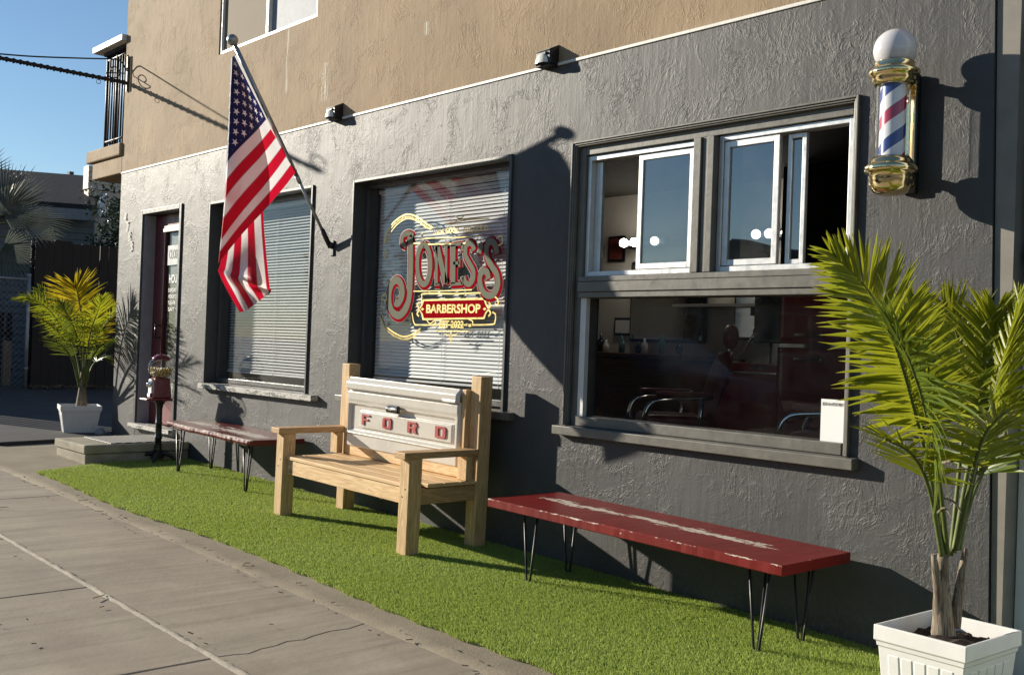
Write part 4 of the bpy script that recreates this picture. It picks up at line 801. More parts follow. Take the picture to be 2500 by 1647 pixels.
# front door
dx0, dx1, dz0, dz1 = DR
f = MB()
f.box(dx0, dx0 + 0.045, -0.016, 0.20, 0.30, dz1); f.box(dx1 - 0.045, dx1, -0.016, 0.20, 0.30, dz1); f.box(dx0 + 0.045, dx1 - 0.045, -0.016, 0.20, dz1 - 0.045, dz1)
door_frame = f.build("door_frame", M['trim_dark'], bld, bevel=0.004)
g = MB(); g.box(dx0 + 0.047, dx0 + 0.062, 0.004, 0.16, 0.345, dz1 - 0.05); g.build("jamb_lining", M['lav'], door_frame)
g = MB(); g.box(dx0 - 0.0, dx1 + 0.02, -0.07, 0.22, 0.305, 0.345); g.build("threshold", M['sill_worn'], door_frame, bevel=0.004)
g = MB(); g.box(dx0 + 0.01, dx1 - 0.01, 0.0, 0.2, 0.14, 0.30); g.build("riser", M['trim_dark'], door_frame)
d0, d1, dy = dx0 + 0.065, dx1 - 0.05, 0.115
d = MB()
d.box(d0, d0 + 0.25, dy, dy + 0.045, 0.35, dz1 - 0.05); d.box(d1 - 0.10, d1, dy, dy + 0.045, 0.35, dz1 - 0.05)
d.box(d0 + 0.25, d1 - 0.10, dy, dy + 0.045, 0.35, 0.62); d.box(d0 + 0.25, d1 - 0.10, dy, dy + 0.045, 2.24, dz1 - 0.05)
d.box(d0 + 0.24, d0 + 0.255, dy - 0.012, dy, 0.62, 2.24)
door = d.build("door", M['door_red'], bld, bevel=0.004, label="maroon front door with a tall glass light")
g = MB(); g.box(d0 + 0.25, d1 - 0.10, dy + 0.015, dy + 0.02, 0.62, 2.24); g.build("pane", M['glass'], door)
g = MB(); g.box(d0 + 0.262, d1 - 0.105, dy + 0.024, dy + 0.03, 0.64, 2.22); g.build("door_shade", plain("dark_door_shade", (0.03, 0.035, 0.035), 0.6), door)
g = MB(); g.box(d0 + 0.245, d1 - 0.02, dy - 0.03, dy - 0.002, 2.215, 2.25); g.box(d0 + 0.245, d1 - 0.02, dy - 0.02, dy - 0.002, 2.255, 2.275); g.build("closer_rail", M['white_paint'], door, bevel=0.003)
g = MB(); g.box(-9.80, -9.33, dy - 0.045, dy, 0.36, 0.62); g.build("kick_panel", plain("paler_red_panel_paint", (0.17, 0.035, 0.035), 0.5), door, bevel=0.01)  # panel in a paler red than the door
g = MB(); g.box(-9.815, -9.315, dy - 0.06, dy + 0.0, 0.625, 0.645); g.build("panel_ledge", M['white_paint'], door, bevel=0.003)
g = MB(); g.tube([(d0 + 0.2, dy - 0.05, 1.18), (d0 + 0.2, dy - 0.05, 1.32)], 0.009, 8); g.tube([(d0 + 0.2, dy, 1.19), (d0 + 0.2, dy - 0.05, 1.19)], 0.007, 8); g.tube([(d0 + 0.2, dy, 1.31), (d0 + 0.2, dy - 0.05, 1.31)], 0.007, 8); g.build("handle", M['black_metal'], door)
g = MB(); g.box(-9.83, -9.50, dy + 0.006, dy + 0.012, 1.895, 2.085); text_into(g, "CLOSED", -9.80, 1.955, 0.27, 0.09, dy + 0.004, 0.02, 1); g.build("closed_card", [plain("grey_card", (0.42, 0.45, 0.46), 0.6), M['ink']], door)
g = MB(); text_into(g, "HOURS", -9.79, 1.72, 0.26, 0.085, dy + 0.012, 0.015); g.build("hours_lettering", M['paper'], door)
for i, t in enumerate(("SUNDAY 10-3", "MONDAY CLOSED", "TUE-FRI 10-6", "SAT 9-4")): g = MB(); text_into(g, t, -9.80 + 0.01 * (i % 2), 1.635 - i * 0.062, 0.27, 0.038, dy + 0.012, 0.01); g.build("hours_lettering", M['paper'], door)
# house number
g = MB()
for ch, x, z in (("4", -10.63, 2.345), ("7", -10.565, 2.245), ("8", -10.50, 2.145), ("3", -10.445, 2.045)):
    text_into(g, ch, x, z, 0.062, 0.105, -0.010, 0.0)
g.build("house_number", plain("painted_over_number", (0.30, 0.295, 0.285), 0.5), bld)
# balcony on the left flank
g = MB(); g.box(-11.58, BX0 - 0.002, 0.0, 1.6, 2.87, 3.05); g.build("balcony_deck", M['tan_stucco'], bld, bevel=0.01)
g = MB(); g.box(-11.70, BX0 - 0.002, -0.03, 1.65, 3.052, 3.185); g.build("balcony_parapet", M['tan_stucco'], bld, bevel=0.015)
g = MB()
for i in range(10):
    xx = -11.40 + 0.068 * i
    g.tube([(xx, 0.06, 3.19), (xx, 0.06, 4.25)], 0.016 if i in (0, 4) else 0.009, 6)
    g.tube([(-11.40, 0.06 + 0.16 * i, 3.19), (-11.40, 0.06 + 0.16 * i, 4.25)], 0.010, 6)
g.tube([(-11.40, 0.06, 3.27), (BX0, 0.06, 3.27)], 0.012, 6); g.tube([(-11.40, 0.06, 4.15), (BX0, 0.06, 4.15)], 0.012, 6); g.tube([(-11.40, 0.06, 3.27), (-11.40, 1.5, 3.27)], 0.012, 6)
g.build("balcony_railing", M['iron'], bld)
g = MB(); g.box(-11.57, BX0 - 0.002, -0.05, 1.7, 4.235, 4.30); g.build("balcony_roof", M['fascia'], bld, bevel=0.006)
g = MB(); g.box(-11.45, BX0 - 0.01, 0.03, 1.6, 4.20, 4.234); g.build("balcony_soffit", M['shingle'], bld)
# ------------------------------------------------------------------ things fixed to the wall
def solar_light(x, label):
    t = thing("solar_wall_light", label, "wall light", (x, 0, 2.86), group="solar lights along the paint line")
    def b(mb, name, mat, bev=0.003): return mb.build(name, mat, t, bevel=bev, local=True)
    g = MB()   # wedge body: sloping solar top, upright front
    w = 0.062
    g.hexa([(-w, -0.072, 0.0), (-w, -0.072, 0.075), (-w, 0.0, 0.0), (-w, 0.0, 0.112), (w, -0.072, 0.0), (w, -0.072, 0.075), (w, 0.0, 0.0), (w, 0.0, 0.112)])
    b(g, "housing", M['black_metal'], 0.006)
    g = MB()
    g.hexa([(-w + .004, -0.074, 0.0775), (-w + .004, -0.074, 0.0825), (-w + .004, 0.0, 0.1135), (-w + .004, 0.0, 0.119), (w - .004, -0.074, 0.0775), (w - .004, -0.074, 0.0825), (w - .004, 0.0, 0.1135), (w - .004, 0.0, 0.119)])
    b(g, "solar_panel", plain("pale_solar_panel", (0.30, 0.28, 0.24), 0.25), 0.002)  # panel top in an even pale tan
    g = MB()   # half dome lens
    rows = []
    for i in range(9):
        a = i / 8 * math.pi / 2
        rows.append([(math.cos(u) * 0.052 * math.cos(a) - 0.006, -0.073 - 0.026 * math.sin(a), 0.006 + math.sin(u) * 0.058 * math.cos(a)) for u in np.linspace(0, math.pi, 15)])
    g.grid(rows); b(g, "lens", M['lens'], 0)
    g = MB(); g.lathe([(0.0, -0.082), (0.006, -0.081), (0.009, -0.077), (0.009, -0.071)], (0.032, 0, 0.060), 14, axis='y'); b(g, "motion_sensor", M['black_gloss'], 0)
    g = MB(); g.box(-w + .002, w - .002, -0.070, -0.001, -0.008, -0.001); b(g, "base_lip", M['iron'], 0.002)
solar_light(-6.665, "small black solar light above the lettered window, left one of the pair")
solar_light(-4.40, "small black solar light near the wide slider window, right one of the pair")

# barber pole
bp = thing("barber_pole", "brass barber pole with red and blue stripes and a white globe on the grey wall", "barber pole", (-2.17, -0.178, 1.92))
ax0, ay0 = -2.17, -0.178
def lz(name, prof, mat, n=40): g = MB(); g.lathe(prof, (ax0, ay0, 0), n); return g.build(name, mat, bp, recalc=True)
lz("globe", [(0.001, 2.603)] + [(0.086 * math.sin(a), 2.517 + 0.086 * math.cos(a)) for a in np.linspace(0.12, 2.52, 22)] + [(0.045, 2.44)], M['globe_white'])
lz("top_cap", [(0.045, 2.468), (0.078, 2.466), (0.080, 2.460), (0.080, 2.444), (0.086, 2.440), (0.100, 2.430), (0.102, 2.420), (0.098, 2.408), (0.086, 2.402), (0.088, 2.392), (0.083, 2.384), (0.080, 2.376), (0.072, 2.370), (0.05, 2.369)], M['brass'])
cyl = lz("striped_cylinder", [(0.052, 2.075), (0.052, 2.372)], M['plastic_white'], 96)
mt, nt, b = newmat("barber_stripes"); h = NT(nt)
sx = h.n("ShaderNodeSeparateXYZ"); h.l(objc(h), sx.inputs[0])
ang = h.math('DIVIDE', h.math('ARCTAN2', h.math('SUBTRACT', sx.outputs[1], 0.0), h.math('SUBTRACT', sx.outputs[0], 0.0)), 2 * math.pi)
ph = h.math('FRACT', h.math('ADD', h.math('SUBTRACT', h.math('MULTIPLY', sx.outputs[2], 4.3), ang), 0.77))
rm = h.n("ShaderNodeValToRGB"); rm.color_ramp.interpolation = 'CONSTANT'
els = rm.color_ramp.elements; els[0].position = 0.0; els[0].color = (0.80, 0.78, 0.79, 1); els[1].position = 0.26; els[1].color = (0.42, 0.03, 0.075, 1)
e = els.new(0.50); e.color = (0.80, 0.78, 0.79, 1); e = els.new(0.76); e.color = (0.02, 0.045, 0.23, 1)
h.l(ph, rm.inputs[0]); h.l(rm.outputs[0], b.inputs["Base Color"]); b.inputs["Roughness"].default_value = 0.3
cyl.data.materials[0] = mt
lz("glass_sleeve", [(0.068, 2.075), (0.068, 2.372)], glass("sleeve_glass", (0.97, 0.98, 0.98), 1.3, 0.0))
lz("bottom_cap", [(0.05, 2.076), (0.072, 2.075), (0.078, 2.066), (0.084, 2.060), (0.086, 2.050), (0.092, 2.044), (0.104, 2.036), (0.106, 2.022), (0.100, 2.010), (0.088, 2.006), (0.088, 1.985), (0.082, 1.952), (0.066, 1.930), (0.040, 1.920), (0.001, 1.918)], M['brass'])
g = MB(); g.box(-2.215, -2.142, -0.046, -0.035, 1.975, 2.425)
for z in (2.33, 2.10): g.lathe([(0.0, -0.056), (0.008, -0.054), (0.010, -0.045)], (-2.172, 0, z), 12, axis='y')
g.build("mounting_plate", M['brass'], bp, bevel=0.004)
g = MB(); g.box(-2.213, -2.138, -0.0345, -0.003, 1.945, 2.445); g.build("back_box", M['black_gloss'], bp, bevel=0.006)
for z in (2.39, 2.0): g = MB(); g.box(-2.190, -2.150, -0.150, -0.044, z, z + 0.035); g.build("bracket_arm", M['brass'], bp, bevel=0.004)

bp.location.z -= 0.012
# wrought iron sign bracket at the corner
ib = thing("sign_bracket", "black twisted wrought iron sign bracket with scrolls at the building corner", "sign bracket", (-10.655, 0, 3.77))
g = MB(); g.box(-10.664, -10.640, -0.028, -0.016, 3.70, 4.05); g.tube([(-10.652, -0.022, 4.05), (-10.652, -0.022, 4.065)], [0.014, 0.006], 8); g.build("upright", M['iron'], ib, bevel=0.002)
g = MB(); g.box(-10.69, -10.667, -0.018, -0.003, 3.69, 4.06); g.build("wall_plate", M['white_line'], ib, bevel=0.003)
g = MB(); rows = []; L = 1.62
for i in range(260):
    tt = i / 259; y = -0.03 - L * tt; a = tt * 2 * math.pi * 13
    rows.append([(-10.652 + math.cos(a + k * math.pi / 2) * (0.0265 if k % 2 == 0 else 0.0195), y, 3.775 + math.sin(a + k * math.pi / 2) * (0.0265 if k % 2 == 0 else 0.0195)) for k in (0, 1, 2, 3, 4)])
g.grid(rows); g.build("twisted_arm", M['iron'], ib)
g = MB()
pts = [(-10.652, -0.03, 3.90), (-10.652, -0.10, 3.99), (-10.652, -0.20, 3.985), (-10.652, -0.5, 3.93), (-10.652, -1.0, 3.845), (-10.652, -1.5, 3.785), (-10.652, -1.60, 3.775)]
g.tube(catmull(pts, 60), 0.0075, 8)
sp = [(-10.652, -0.16 - (0.085 - 0.0125 * a) * math.cos(a * 1.25 + 0.4), 3.875 - (0.085 - 0.0125 * a) * math.sin(a * 1.25 + 0.4)) for a in np.linspace(0, 5.6, 60)]
g.tube([(-10.652, -0.03, 3.93), (-10.652, -0.05, 3.87)] + sp, 0.006, 8)
g.build("scroll", M['iron'], ib)
g = MB()
for yy in (-0.31, -1.42):
    g = MB(); g.tube([(-10.652, yy + 0.022 * math.cos(a), 3.735 + 0.022 * math.sin(a)) for a in np.linspace(0, 6.283, 20)], 0.003, 6); g.build("sign_ring", M['iron'], ib)
g = MB(); g.tube([(-10.652, -1.62 + 0.045 * math.cos(a), 3.83 + 0.05 * math.sin(a)) for a in np.linspace(-1.4, 3.0, 20)], 0.007, 8); g.build("end_curl", M['iron'], ib)

# flagpole and flag
PB, PT = Vector((-6.678, -0.02, 1.915)), Vector((-6.485, -0.949, 3.189))
fp = thing("flagpole", "grey aluminium flagpole with a ball finial leaning out from the wall", "flagpole", tuple(PB))
ud = (PT - PB).normalized(); J = PB + (PT - PB) * 0.36
g = MB(); g.tube([PB + ud * 0.06, J], 0.0115, 14); g.tube([J - ud * 0.01, PT], 0.0155, 16); g.tube([J - ud * 0.04, J + ud * 0.02], [0.014, 0.0175], 16); g.build("pole", M['pole_alu'], fp)
g = MB(); g.lathe([(0.001, 0.038)] + [(0.038 * math.sin(a), 0.038 * math.cos(a)) for a in np.linspace(0.15, 2.9, 14)] + [(0.001, -0.038)], tuple(PT + ud * 0.02), 22); g.build("ball_finial", M['pole_alu'], fp)
g = MB(); g.tube([PB + ud * 0.0, PB + ud * 0.15], 0.0185, 12); g.tube([PB + Vector((0, 0.03, 0.0)), PB + ud * 0.03], 0.022, 10)
g.box(PB.x - 0.025, PB.x + 0.025, -0.012, -0.001, PB.z - 0.06, PB.z + 0.05); g.tube([PB + ud * 0.12 - Vector((0.03, 0, 0)), PB + ud * 0.12 + Vector((0.03, 0, 0))], 0.006, 8); g.build("wall_socket", M['black_metal'], fp)
g = MB()
ring = PT - ud * 0.06
g.tube([ring + Vector((0, 0.02 * math.cos(a), 0.02 * math.sin(a) - 0.01)) for a in np.linspace(0, 6.283, 18)], 0.003, 6); g.build("flag_clip", M['chrome'], fp)

def bicubic(ctrl, nr, nc):
    cols = [catmull([Vector(c[:3]) for c in r_], nc) for r_ in ctrl]
    return list(zip(*[catmull([cols[i][j] for i in range(len(ctrl))], nr) for j in range(nc + 1)]))
fl = MB(); uvs = []
nrow, ncol = len(FLAG_FRONT), len(FLAG_FRONT[0])
fl.grid([[tuple(p[:3]) for p in r_] for r_ in FLAG_FRONT])
for i, r_ in enumerate(FLAG_FRONT):
    for p in r_: uvs.append((p[3] / 1.52, 1 - i / (nrow - 1)))
NRB, NCB = 42, 26
bk = bicubic(FLAG_BACK, NRB, NCB)
bk = [[tuple(p) for p in r_] for r_ in bk]
fl.grid(bk)
for i in range(NRB + 1):
    for j in range(NCB + 1):
        uvs.append((0.50 + 0.50 * i / NRB, 0.0 + (j / NCB) * (6.35 / 13)))
# the turned strip that joins the front cloth to the cloth hanging behind it
fo = []
for i in range(0, nrow):
    a = Vector(FLAG_FRONT[i][-1][:3]); q = i / (nrow - 1)
    k = min(NRB, int(round(q * NRB * 4 / 8))); c = Vector(bk[k][0])
    mid = (a + c) / 2 + Vector((-0.006, -0.010, 0))
    fo.append([tuple(v) for v in catmull([a, mid, c], 5)])
fl.grid(fo)
for i in range(nrow):
    for j in range(6): uvs.append((FLAG_FRONT[i][-1][3] / 1.52 + 0.004 * j, 1 - i / (nrow - 1)))
mt, nt, b = newmat("nylon_flag"); h = NT(nt)
uvn = h.n("ShaderNodeUVMap"); sxy = h.n("ShaderNodeSeparateXYZ"); h.l(uvn.outputs[0], sxy.inputs[0])
U, Vv = sxy.outputs[0], h.math('SUBTRACT', 1.0, sxy.outputs[1])      # V down from the canton edge
stripe = h.math('MODULO', h.math('FLOOR', h.math('MULTIPLY', Vv, 13.0)), 2.0)
red, wht, blu = (0.55, 0.006, 0.03), (0.80, 0.77, 0.78), (0.012, 0.014, 0.085)
col = h.mix(stripe, red, wht)
seam = h.math('ABSOLUTE', h.math('SUBTRACT', h.math('FRACT', h.math('ADD', h.math('MULTIPLY', Vv, 13.0), 0.5)), 0.5))
col = h.mix(h.math('MULTIPLY', h.rng(seam, 0.02, 0.06, 1.0, 0.0), 0.55), col, (0.25, 0.08, 0.10))
cx = h.math('DIVIDE', U, 0.456); cy = h.math('DIVIDE', Vv, 7 / 13)
canton = h.math('MULTIPLY', h.math('LESS_THAN', cx, 1.0), h.math('LESS_THAN', cy, 1.0))
star = None
for off in (0.0, 1.0):
    def cell(v, n):
        s_ = h.math('MULTIPLY', v, float(n))
        q = h.math('DIVIDE', h.math('SUBTRACT', s_, off), 2.0)
        return h.math('SUBTRACT', s_, h.math('ADD', h.math('MULTIPLY', h.math('ROUND', q), 2.0), off))
    ddx = h.math('MULTIPLY', cell(cx, 12), 0.76 / 12); ddy = h.math('MULTIPLY', cell(cy, 10), 0.538 / 10)
    # stars point to the top edge of the flag
    a = h.math('ARCTAN2', ddx, h.math('MULTIPLY', ddy, -1.0))
    fa = h.math('ABSOLUTE', h.math('SUBTRACT', h.math('MODULO', h.math('ADD', a, 4 * math.pi + math.pi / 5), 2 * math.pi / 5), math.pi / 5))
    rr = h.math('SQRT', h.math('ADD', h.math('MULTIPLY', ddx, ddx), h.math('MULTIPLY', ddy, ddy)))
    RS = 0.033
    lhs = h.math('ADD', h.math('MULTIPLY', h.math('MULTIPLY', rr, h.math('COSINE', fa)), 0.2245), h.math('MULTIPLY', h.math('MULTIPLY', rr, h.math('SINE', fa)), 0.691))
    sfl = h.math('LESS_THAN', lhs, 0.2245 * RS)
    star = sfl if star is None else h.math('MAXIMUM', star, sfl)
inb = h.math('MULTIPLY', h.math('MULTIPLY', h.math('GREATER_THAN', cx, 0.04), h.math('LESS_THAN', cx, 0.96)), h.math('MULTIPLY', h.math('GREATER_THAN', cy, 0.05), h.math('LESS_THAN', cy, 0.95)))
col = h.mix(canton, col, h.mix(h.math('MULTIPLY', star, inb), blu, (0.78, 0.78, 0.8)))
col = h.mix(h.math('LESS_THAN', U, 0.0), col, (0.74, 0.72, 0.68))
h.l(h.mix(h.math('MULTIPLY', h.math('GREATER_THAN', U, 0.975), 0.35), col, (0.2, 0.05, 0.06)), b.inputs["Base Color"])
b.inputs["Roughness"].default_value = 0.55
b.inputs["Specular IOR Level"].default_value = 0.3
tr = h.n("ShaderNodeBsdfTranslucent"); h.l(col, tr.inputs[0])
mx = h.n("ShaderNodeMixShader"); mx.inputs[0].default_value = 0.42
h.l(b.outputs[0], mx.inputs[1]); h.l(tr.outputs[0], mx.inputs[2]); h.l(mx.outputs[0], nt.nodes["Material Output"].inputs[0])
h.bump(h.noise(h.scale(uvn.outputs[0], (30, 60, 1)), 1.0, 3.0), 0.25, 0.004, b)
flag = fl.build("flag", mt, None, recalc=False)
for p in flag.data.polygons: p.use_smooth = True
ul = flag.data.uv_layers.new(name="UVMap")
li = np.empty(len(flag.data.loops), np.int32); flag.data.loops.foreach_get("vertex_index", li)
ul.data.foreach_set("uv", np.array(uvs, np.float32)[li].reshape(-1))
setp(flag, "red, white and blue striped flag with stars hanging from the leaning pole", "flag")

# paper notice in the corner of the wide window
nz = thing("paper_notice", "white paper notice in the lower right corner of the wide window", "notice", (-2.55, 0.04, 0.86))
g = MB(); g.box(-2.592, -2.470, 0.044, 0.046, 0.845, 1.045); g.build("sheet", M['paper'], nz)
g = MB(); text_into(g, "BOOK AN APPOINTMENT", -2.584, 1.016, 0.106, 0.015, 0.0425, 0.02); g.build("heading", M['ink'], nz)

# ------------------------------------------------------------------ entrance step, mat, gumball machine
st = thing("entrance_step", "old concrete step block below the red front door", "step", (-9.3, -0.45, zg(-9.3)))
g = MB(); n = 24
rows = []
def edge(v, s): return v + random.uniform(-s, s)
zt = zg(-9.3) + 0.165
g.box(-9.66, -8.93, -0.935, -0.004, zt - 0.075, zt); sp_ = g.build("tread_slab", M['concrete_step'], st, bevel=0.012, seg=3)
g = MB(); g.box(-9.645, -8.945, -0.92, -0.004, zg(-9.3) - 0.06, zt - 0.078); g.build("base_block", M['concrete_step'], st, bevel=0.008)
mt, nt, b = newmat("diamond_mat"); h = NT(nt)
sx = h.n("ShaderNodeSeparateXYZ"); h.l(objc(h), sx.inputs[0])
u = h.math('ADD', h.math('MULTIPLY', sx.outputs[0], 16.0), h.math('MULTIPLY', sx.outputs[1], 11.0)); v = h.math('SUBTRACT', h.math('MULTIPLY', sx.outputs[0], 16.0), h.math('MULTIPLY', sx.outputs[1], 11.0))
def tri(q): return h.math('ABSOLUTE', h.math('SUBTRACT', h.math('FRACT', q), 0.5))
k = h.rng(h.math('MAXIMUM', tri(u), tri(v)), 0.30, 0.36)
h.l(h.mix(k, (0.03, 0.028, 0.026), (0.62, 0.60, 0.55)), b.inputs["Base Color"]); b.inputs["Roughness"].default_value = 0.6
h.bump(k, 0.6, 0.004, b)
g = MB(); g.box(-9.60, -8.97, -0.70, -0.06, zt + 0.001, zt + 0.009); o = g.build("door_mat", mt, None, bevel=0.003)
setp(o, "black and pale diamond patterned mat lying on the concrete step", "door mat")

gx_, gy_ = -8.90, -0.31; gz = zg(gx_) + 0.012
gm = thing("gumball_machine", "maroon gumball machine on a black iron stand beside the step", "gumball machine", (gx_, gy_, gz), (0, 0, R(0)))
def gl(name, prof, mat, n=28): g = MB(); g.lathe(prof, (0, 0, 0), n); return g.build(name, mat, gm, local=True)
gl("stand_column", [(0.001, 0.03), (0.060, 0.035), (0.052, 0.055), (0.036, 0.07), (0.030, 0.09), (0.034, 0.10), (0.030, 0.115), (0.028, 0.20), (0.034, 0.205), (0.034, 0.215), (0.029, 0.225), (0.027, 0.33), (0.033, 0.336), (0.027, 0.345), (0.026, 0.46), (0.034, 0.50), (0.046, 0.52), (0.055, 0.53), (0.001, 0.531)], M['black_metal'])
for i in range(4):
    a = R(45 + 90 * i + 12); c, s_ = math.cos(a), math.sin(a)
    g = MB(); pr = [(0.03, 0.075), (0.09, 0.065), (0.14, 0.035), (0.175, 0.006), (0.205, 0.004)]
    g.tube(catmull([(c * r_, s_ * r_, z) for r_, z in pr], 12), [0.020 - 0.008 * k / 12 for k in range(13)], 8); g.build("foot", M['black_metal'], gm, local=True)
g = MB()   # tapered square body
def taper(z0, z1, a0, a1, bm): bm.hexa([(-a0, -a0, z0), (-a1, -a1, z1), (-a0, a0, z0), (-a1, a1, z1), (a0, -a0, z0), (a0 * 0 + a1, -a1, z1), (a0, a0, z0), (a1, a1, z1)])
taper(0.535, 0.56, 0.088, 0.092, g); taper(0.56, 0.735, 0.082, 0.066, g)
bo = g.build("body", M['maroon_enamel'], gm, bevel=0.010, seg=3, local=True); bo.rotation_euler.z = R(-8)
g = MB(); g.box(-0.075, 0.075, -0.150, -0.080, 0.538, 0.556); g.build("tray", M['maroon_enamel'], gm, bevel=0.006, local=True)
g = MB(); g.box(-0.035, 0.035, -0.094, -0.068, 0.60, 0.72); g.lathe([(0.0, -0.125), (0.018, -0.122), (0.02, -0.1), (0.03, -0.095)], (0, 0, 0.675), 16, axis='y'); g.box(-0.028, 0.028, -0.104, -0.09, 0.565, 0.60); g.build("coin_mechanism", M['chrome'], gm, bevel=0.004, local=True)
gl("globe", [(0.058, 0.735), (0.075, 0.745), (0.100, 0.770), (0.114, 0.810), (0.112, 0.845), (0.095, 0.880), (0.070, 0.898)], glass("machine_glass", (0.96, 0.97, 0.95), 1.6, 0.02), 36)
gl("lid", [(0.076, 0.892), (0.080, 0.897), (0.078, 0.908), (0.060, 0.925), (0.030, 0.938), (0.012, 0.941), (0.010, 0.950), (0.001, 0.952)], M['maroon_enamel'])
gl("center_rod", [(0.006, 0.74), (0.006, 0.90)], M['chrome'], 10)
g = MB(); cols = [plain("yellow_candy", (0.62, 0.42, 0.06), 0.3), plain("cream_candy", (0.70, 0.62, 0.42), 0.3), plain("orange_candy", (0.5, 0.2, 0.05), 0.3)]
for i in range(420):
    z = 0.745 + 0.075 * random.random(); rm_ = np.interp(z, [0.735, 0.77, 0.81, 0.83], [0.055, 0.092, 0.106, 0.106]) - 0.010
    r_ = rm_ * (random.random() ** 0.35); a = random.random() * 6.283
    c = (r_ * math.cos(a), r_ * math.sin(a), z)
    g.lathe([(0.001, 0.008), (0.0057, 0.0057), (0.008, 0), (0.0057, -0.0057), (0.001, -0.008)], c, 7, random.choice((0, 0, 1, 1, 2)))
o = g.build("gumballs", cols, gm, local=True); o["kind"] = "stuff"

# twigs and grit blown along the turf edge
g = MB()
for i in range(80):
    x = -8.4 + 6.4 * random.random(); y = -1.60 + random.gauss(0, 0.05) if i % 3 else random.uniform(-3.2, -1.5); a = random.random() * 6.28
    l = random.uniform(.006, .03) if i % 9 else random.uniform(.04, .09); z = zg(x) + 0.018
    g.beam((x, y, z), (x + math.cos(a) * l, y + math.sin(a) * l, z + random.uniform(0, .006)), random.uniform(.002, .006), 0.003)
o = g.build("twig_litter", plain("dry_twig", (0.11, 0.08, 0.05), 0.9, var=0.5), None); setp(o, "scattered dry twigs and grit along the edge of the turf", "litter", kind="stuff")
# ------------------------------------------------------------------ hairpin benches
def hairpin(x, y, htop):
    g = MB()
    for k, (dx, dy) in enumerate(((-0.055, 0.0), (0.0, 0.045), (0.055, -0.01))):
        g.tube([(x + dx, y + dy, htop), (x + dx * 0.25, y + dy * 0.25, 0.012), (x + dx * 0.05, y + dy * 0.05, 0.004)], 0.0058, 8)
    g.lathe([(0.001, 0.0), (0.017, 0.002), (0.014, 0.014), (0.001, 0.018)], (x, y, 0), 10)
    g.box(x - 0.07, x + 0.07, y - 0.05, y + 0.06, htop - 0.001, htop + 0.004)
    return g
def bench(label, loc, L, D, H, th, mat, wavy, legs):
    t = thing("hairpin_bench", label, "bench", loc, (0, TILT, 0), group="red hairpin benches by the wall")
    g = MB(); n = 60; top = []; bot = []
    front = [-D / 2 + (wavy * (0.5 * math.sin(i * 0.21 + 0.5) + 0.35 * math.sin(i * 0.53) + random.uniform(-.25, .25)) if wavy else random.uniform(-.0012, .0012)) for i in range(n + 1)]
    if wavy: front = [f + 0.05 * math.exp(-((i / n - 0.0) / 0.16) ** 2) for i, f in enumerate(front)]
    xs = [-L / 2 + L * i / n for i in range(n + 1)]
    rows = []
    for i, x in enumerate(xs):
        yb, yf = D / 2, front[i]; r_ = 0.004
        rows.append([(x, yf + r_, H - th), (x, yf, H - th + r_), (x, yf - (0.004 if wavy else 0), H - th / 2), (x, yf, H - r_), (x, yf + r_, H)] + [(x, yf + (yb - yf) * k / 6, H + random.uniform(-.0006, .0006)) for k in range(1, 6)] + [(x, yb, H), (x, yb, H - th), (x, yf + r_, H - th)])
    g.grid(rows, 0, False)
    k = len(rows[0]); m_ = len(g.v)
    g.f.append(tuple(range(k - 1))); g.mi.append(0); g.sm.append(False)
    g.f.append(tuple(m_ - k + j for j in reversed(range(k - 1)))); g.mi.append(0); g.sm.append(False)
    g.build("bench_top", mat, t, local=True)
    for x, y in legs: hairpin(x, y, H - th - 0.005).build("leg", M['black_metal'], t, local=True)
    return t
bx = -3.262
rb = bench("nearer red plank bench on hairpin legs under the wide slider window", (bx, -0.325, zg(bx) + 0.012), 1.79, 0.52, 0.408, 0.044, M['bench_red'], 0, ((0.728, -0.158), (-0.655, -0.168), (-0.70, 0.165), (0.755, 0.13)))
bx = -7.685
lb = bench("farther worn red bench with a wavy front edge beside the gumball machine", (bx, -0.262, zg(bx) + 0.012), 1.52, 0.46, 0.405, 0.040, M['bench_red2'], 0.012, ((-0.495, -0.186), (0.629, -0.174), (-0.573, 0.138), (0.62, 0.14)))

# ------------------------------------------------------------------ tailgate bench
bx = -5.44
tb = thing("tailgate_bench", "pale cedar bench with a cream truck tailgate for its back", "bench", (bx, -0.4, zg(bx) + 0.012), (0, TILT, 0))
def part(name, boxes, mat, bev=0.004, label=None):
    g = MB()
    for q in boxes: g.box(*q)
    return g.build(name, mat, tb, bevel=bev, local=True, label=label)
# local frame: x along the bench, y=0 at world y -0.4
for sx_ in (-1, 1):
    xa, xb = (-0.735, -0.645) if sx_ < 0 else (0.645, 0.735)
    part("front_leg", [(xa, xb, -0.295, -0.205, 0, 0.548)], M['pine_z'])
    part("rear_post", [(xa - (0.02 if sx_ < 0 else 0), xb - (0.02 if sx_ < 0 else 0), 0.20, 0.29, 0, 1.012)], M['pine_z'])
    part("armrest", [(xa - 0.008, xb + 0.008, -0.335, 0.285 if sx_ < 0 else 0.199, 0.549, 0.586)], M['pine_y'])
    xi = (-0.644, -0.606) if sx_ < 0 else (0.606, 0.644)
    part("side_upright", [(xi[0], xi[1], 0.165, 0.205, 0.404, 0.93)], M['pine_z'])
    part("arm_cleat", [(xa + 0.002, xb - 0.002, 0.118, 0.163, 0.404, 0.548)], M['pine_z'])
    part("side_rail", [(xa + 0.02, xb - 0.02, -0.204, 0.199, 0.285, 0.375)], M['pine_y'])
    for k in range(2): part("fixing_screw", [(xa + 0.03 + 0.025 * (k % 2), xa + 0.037 + 0.025 * (k % 2), -0.297, -0.2945, 0.33 + 0.045 * k, 0.337 + 0.045 * k)], M['iron'], 0)
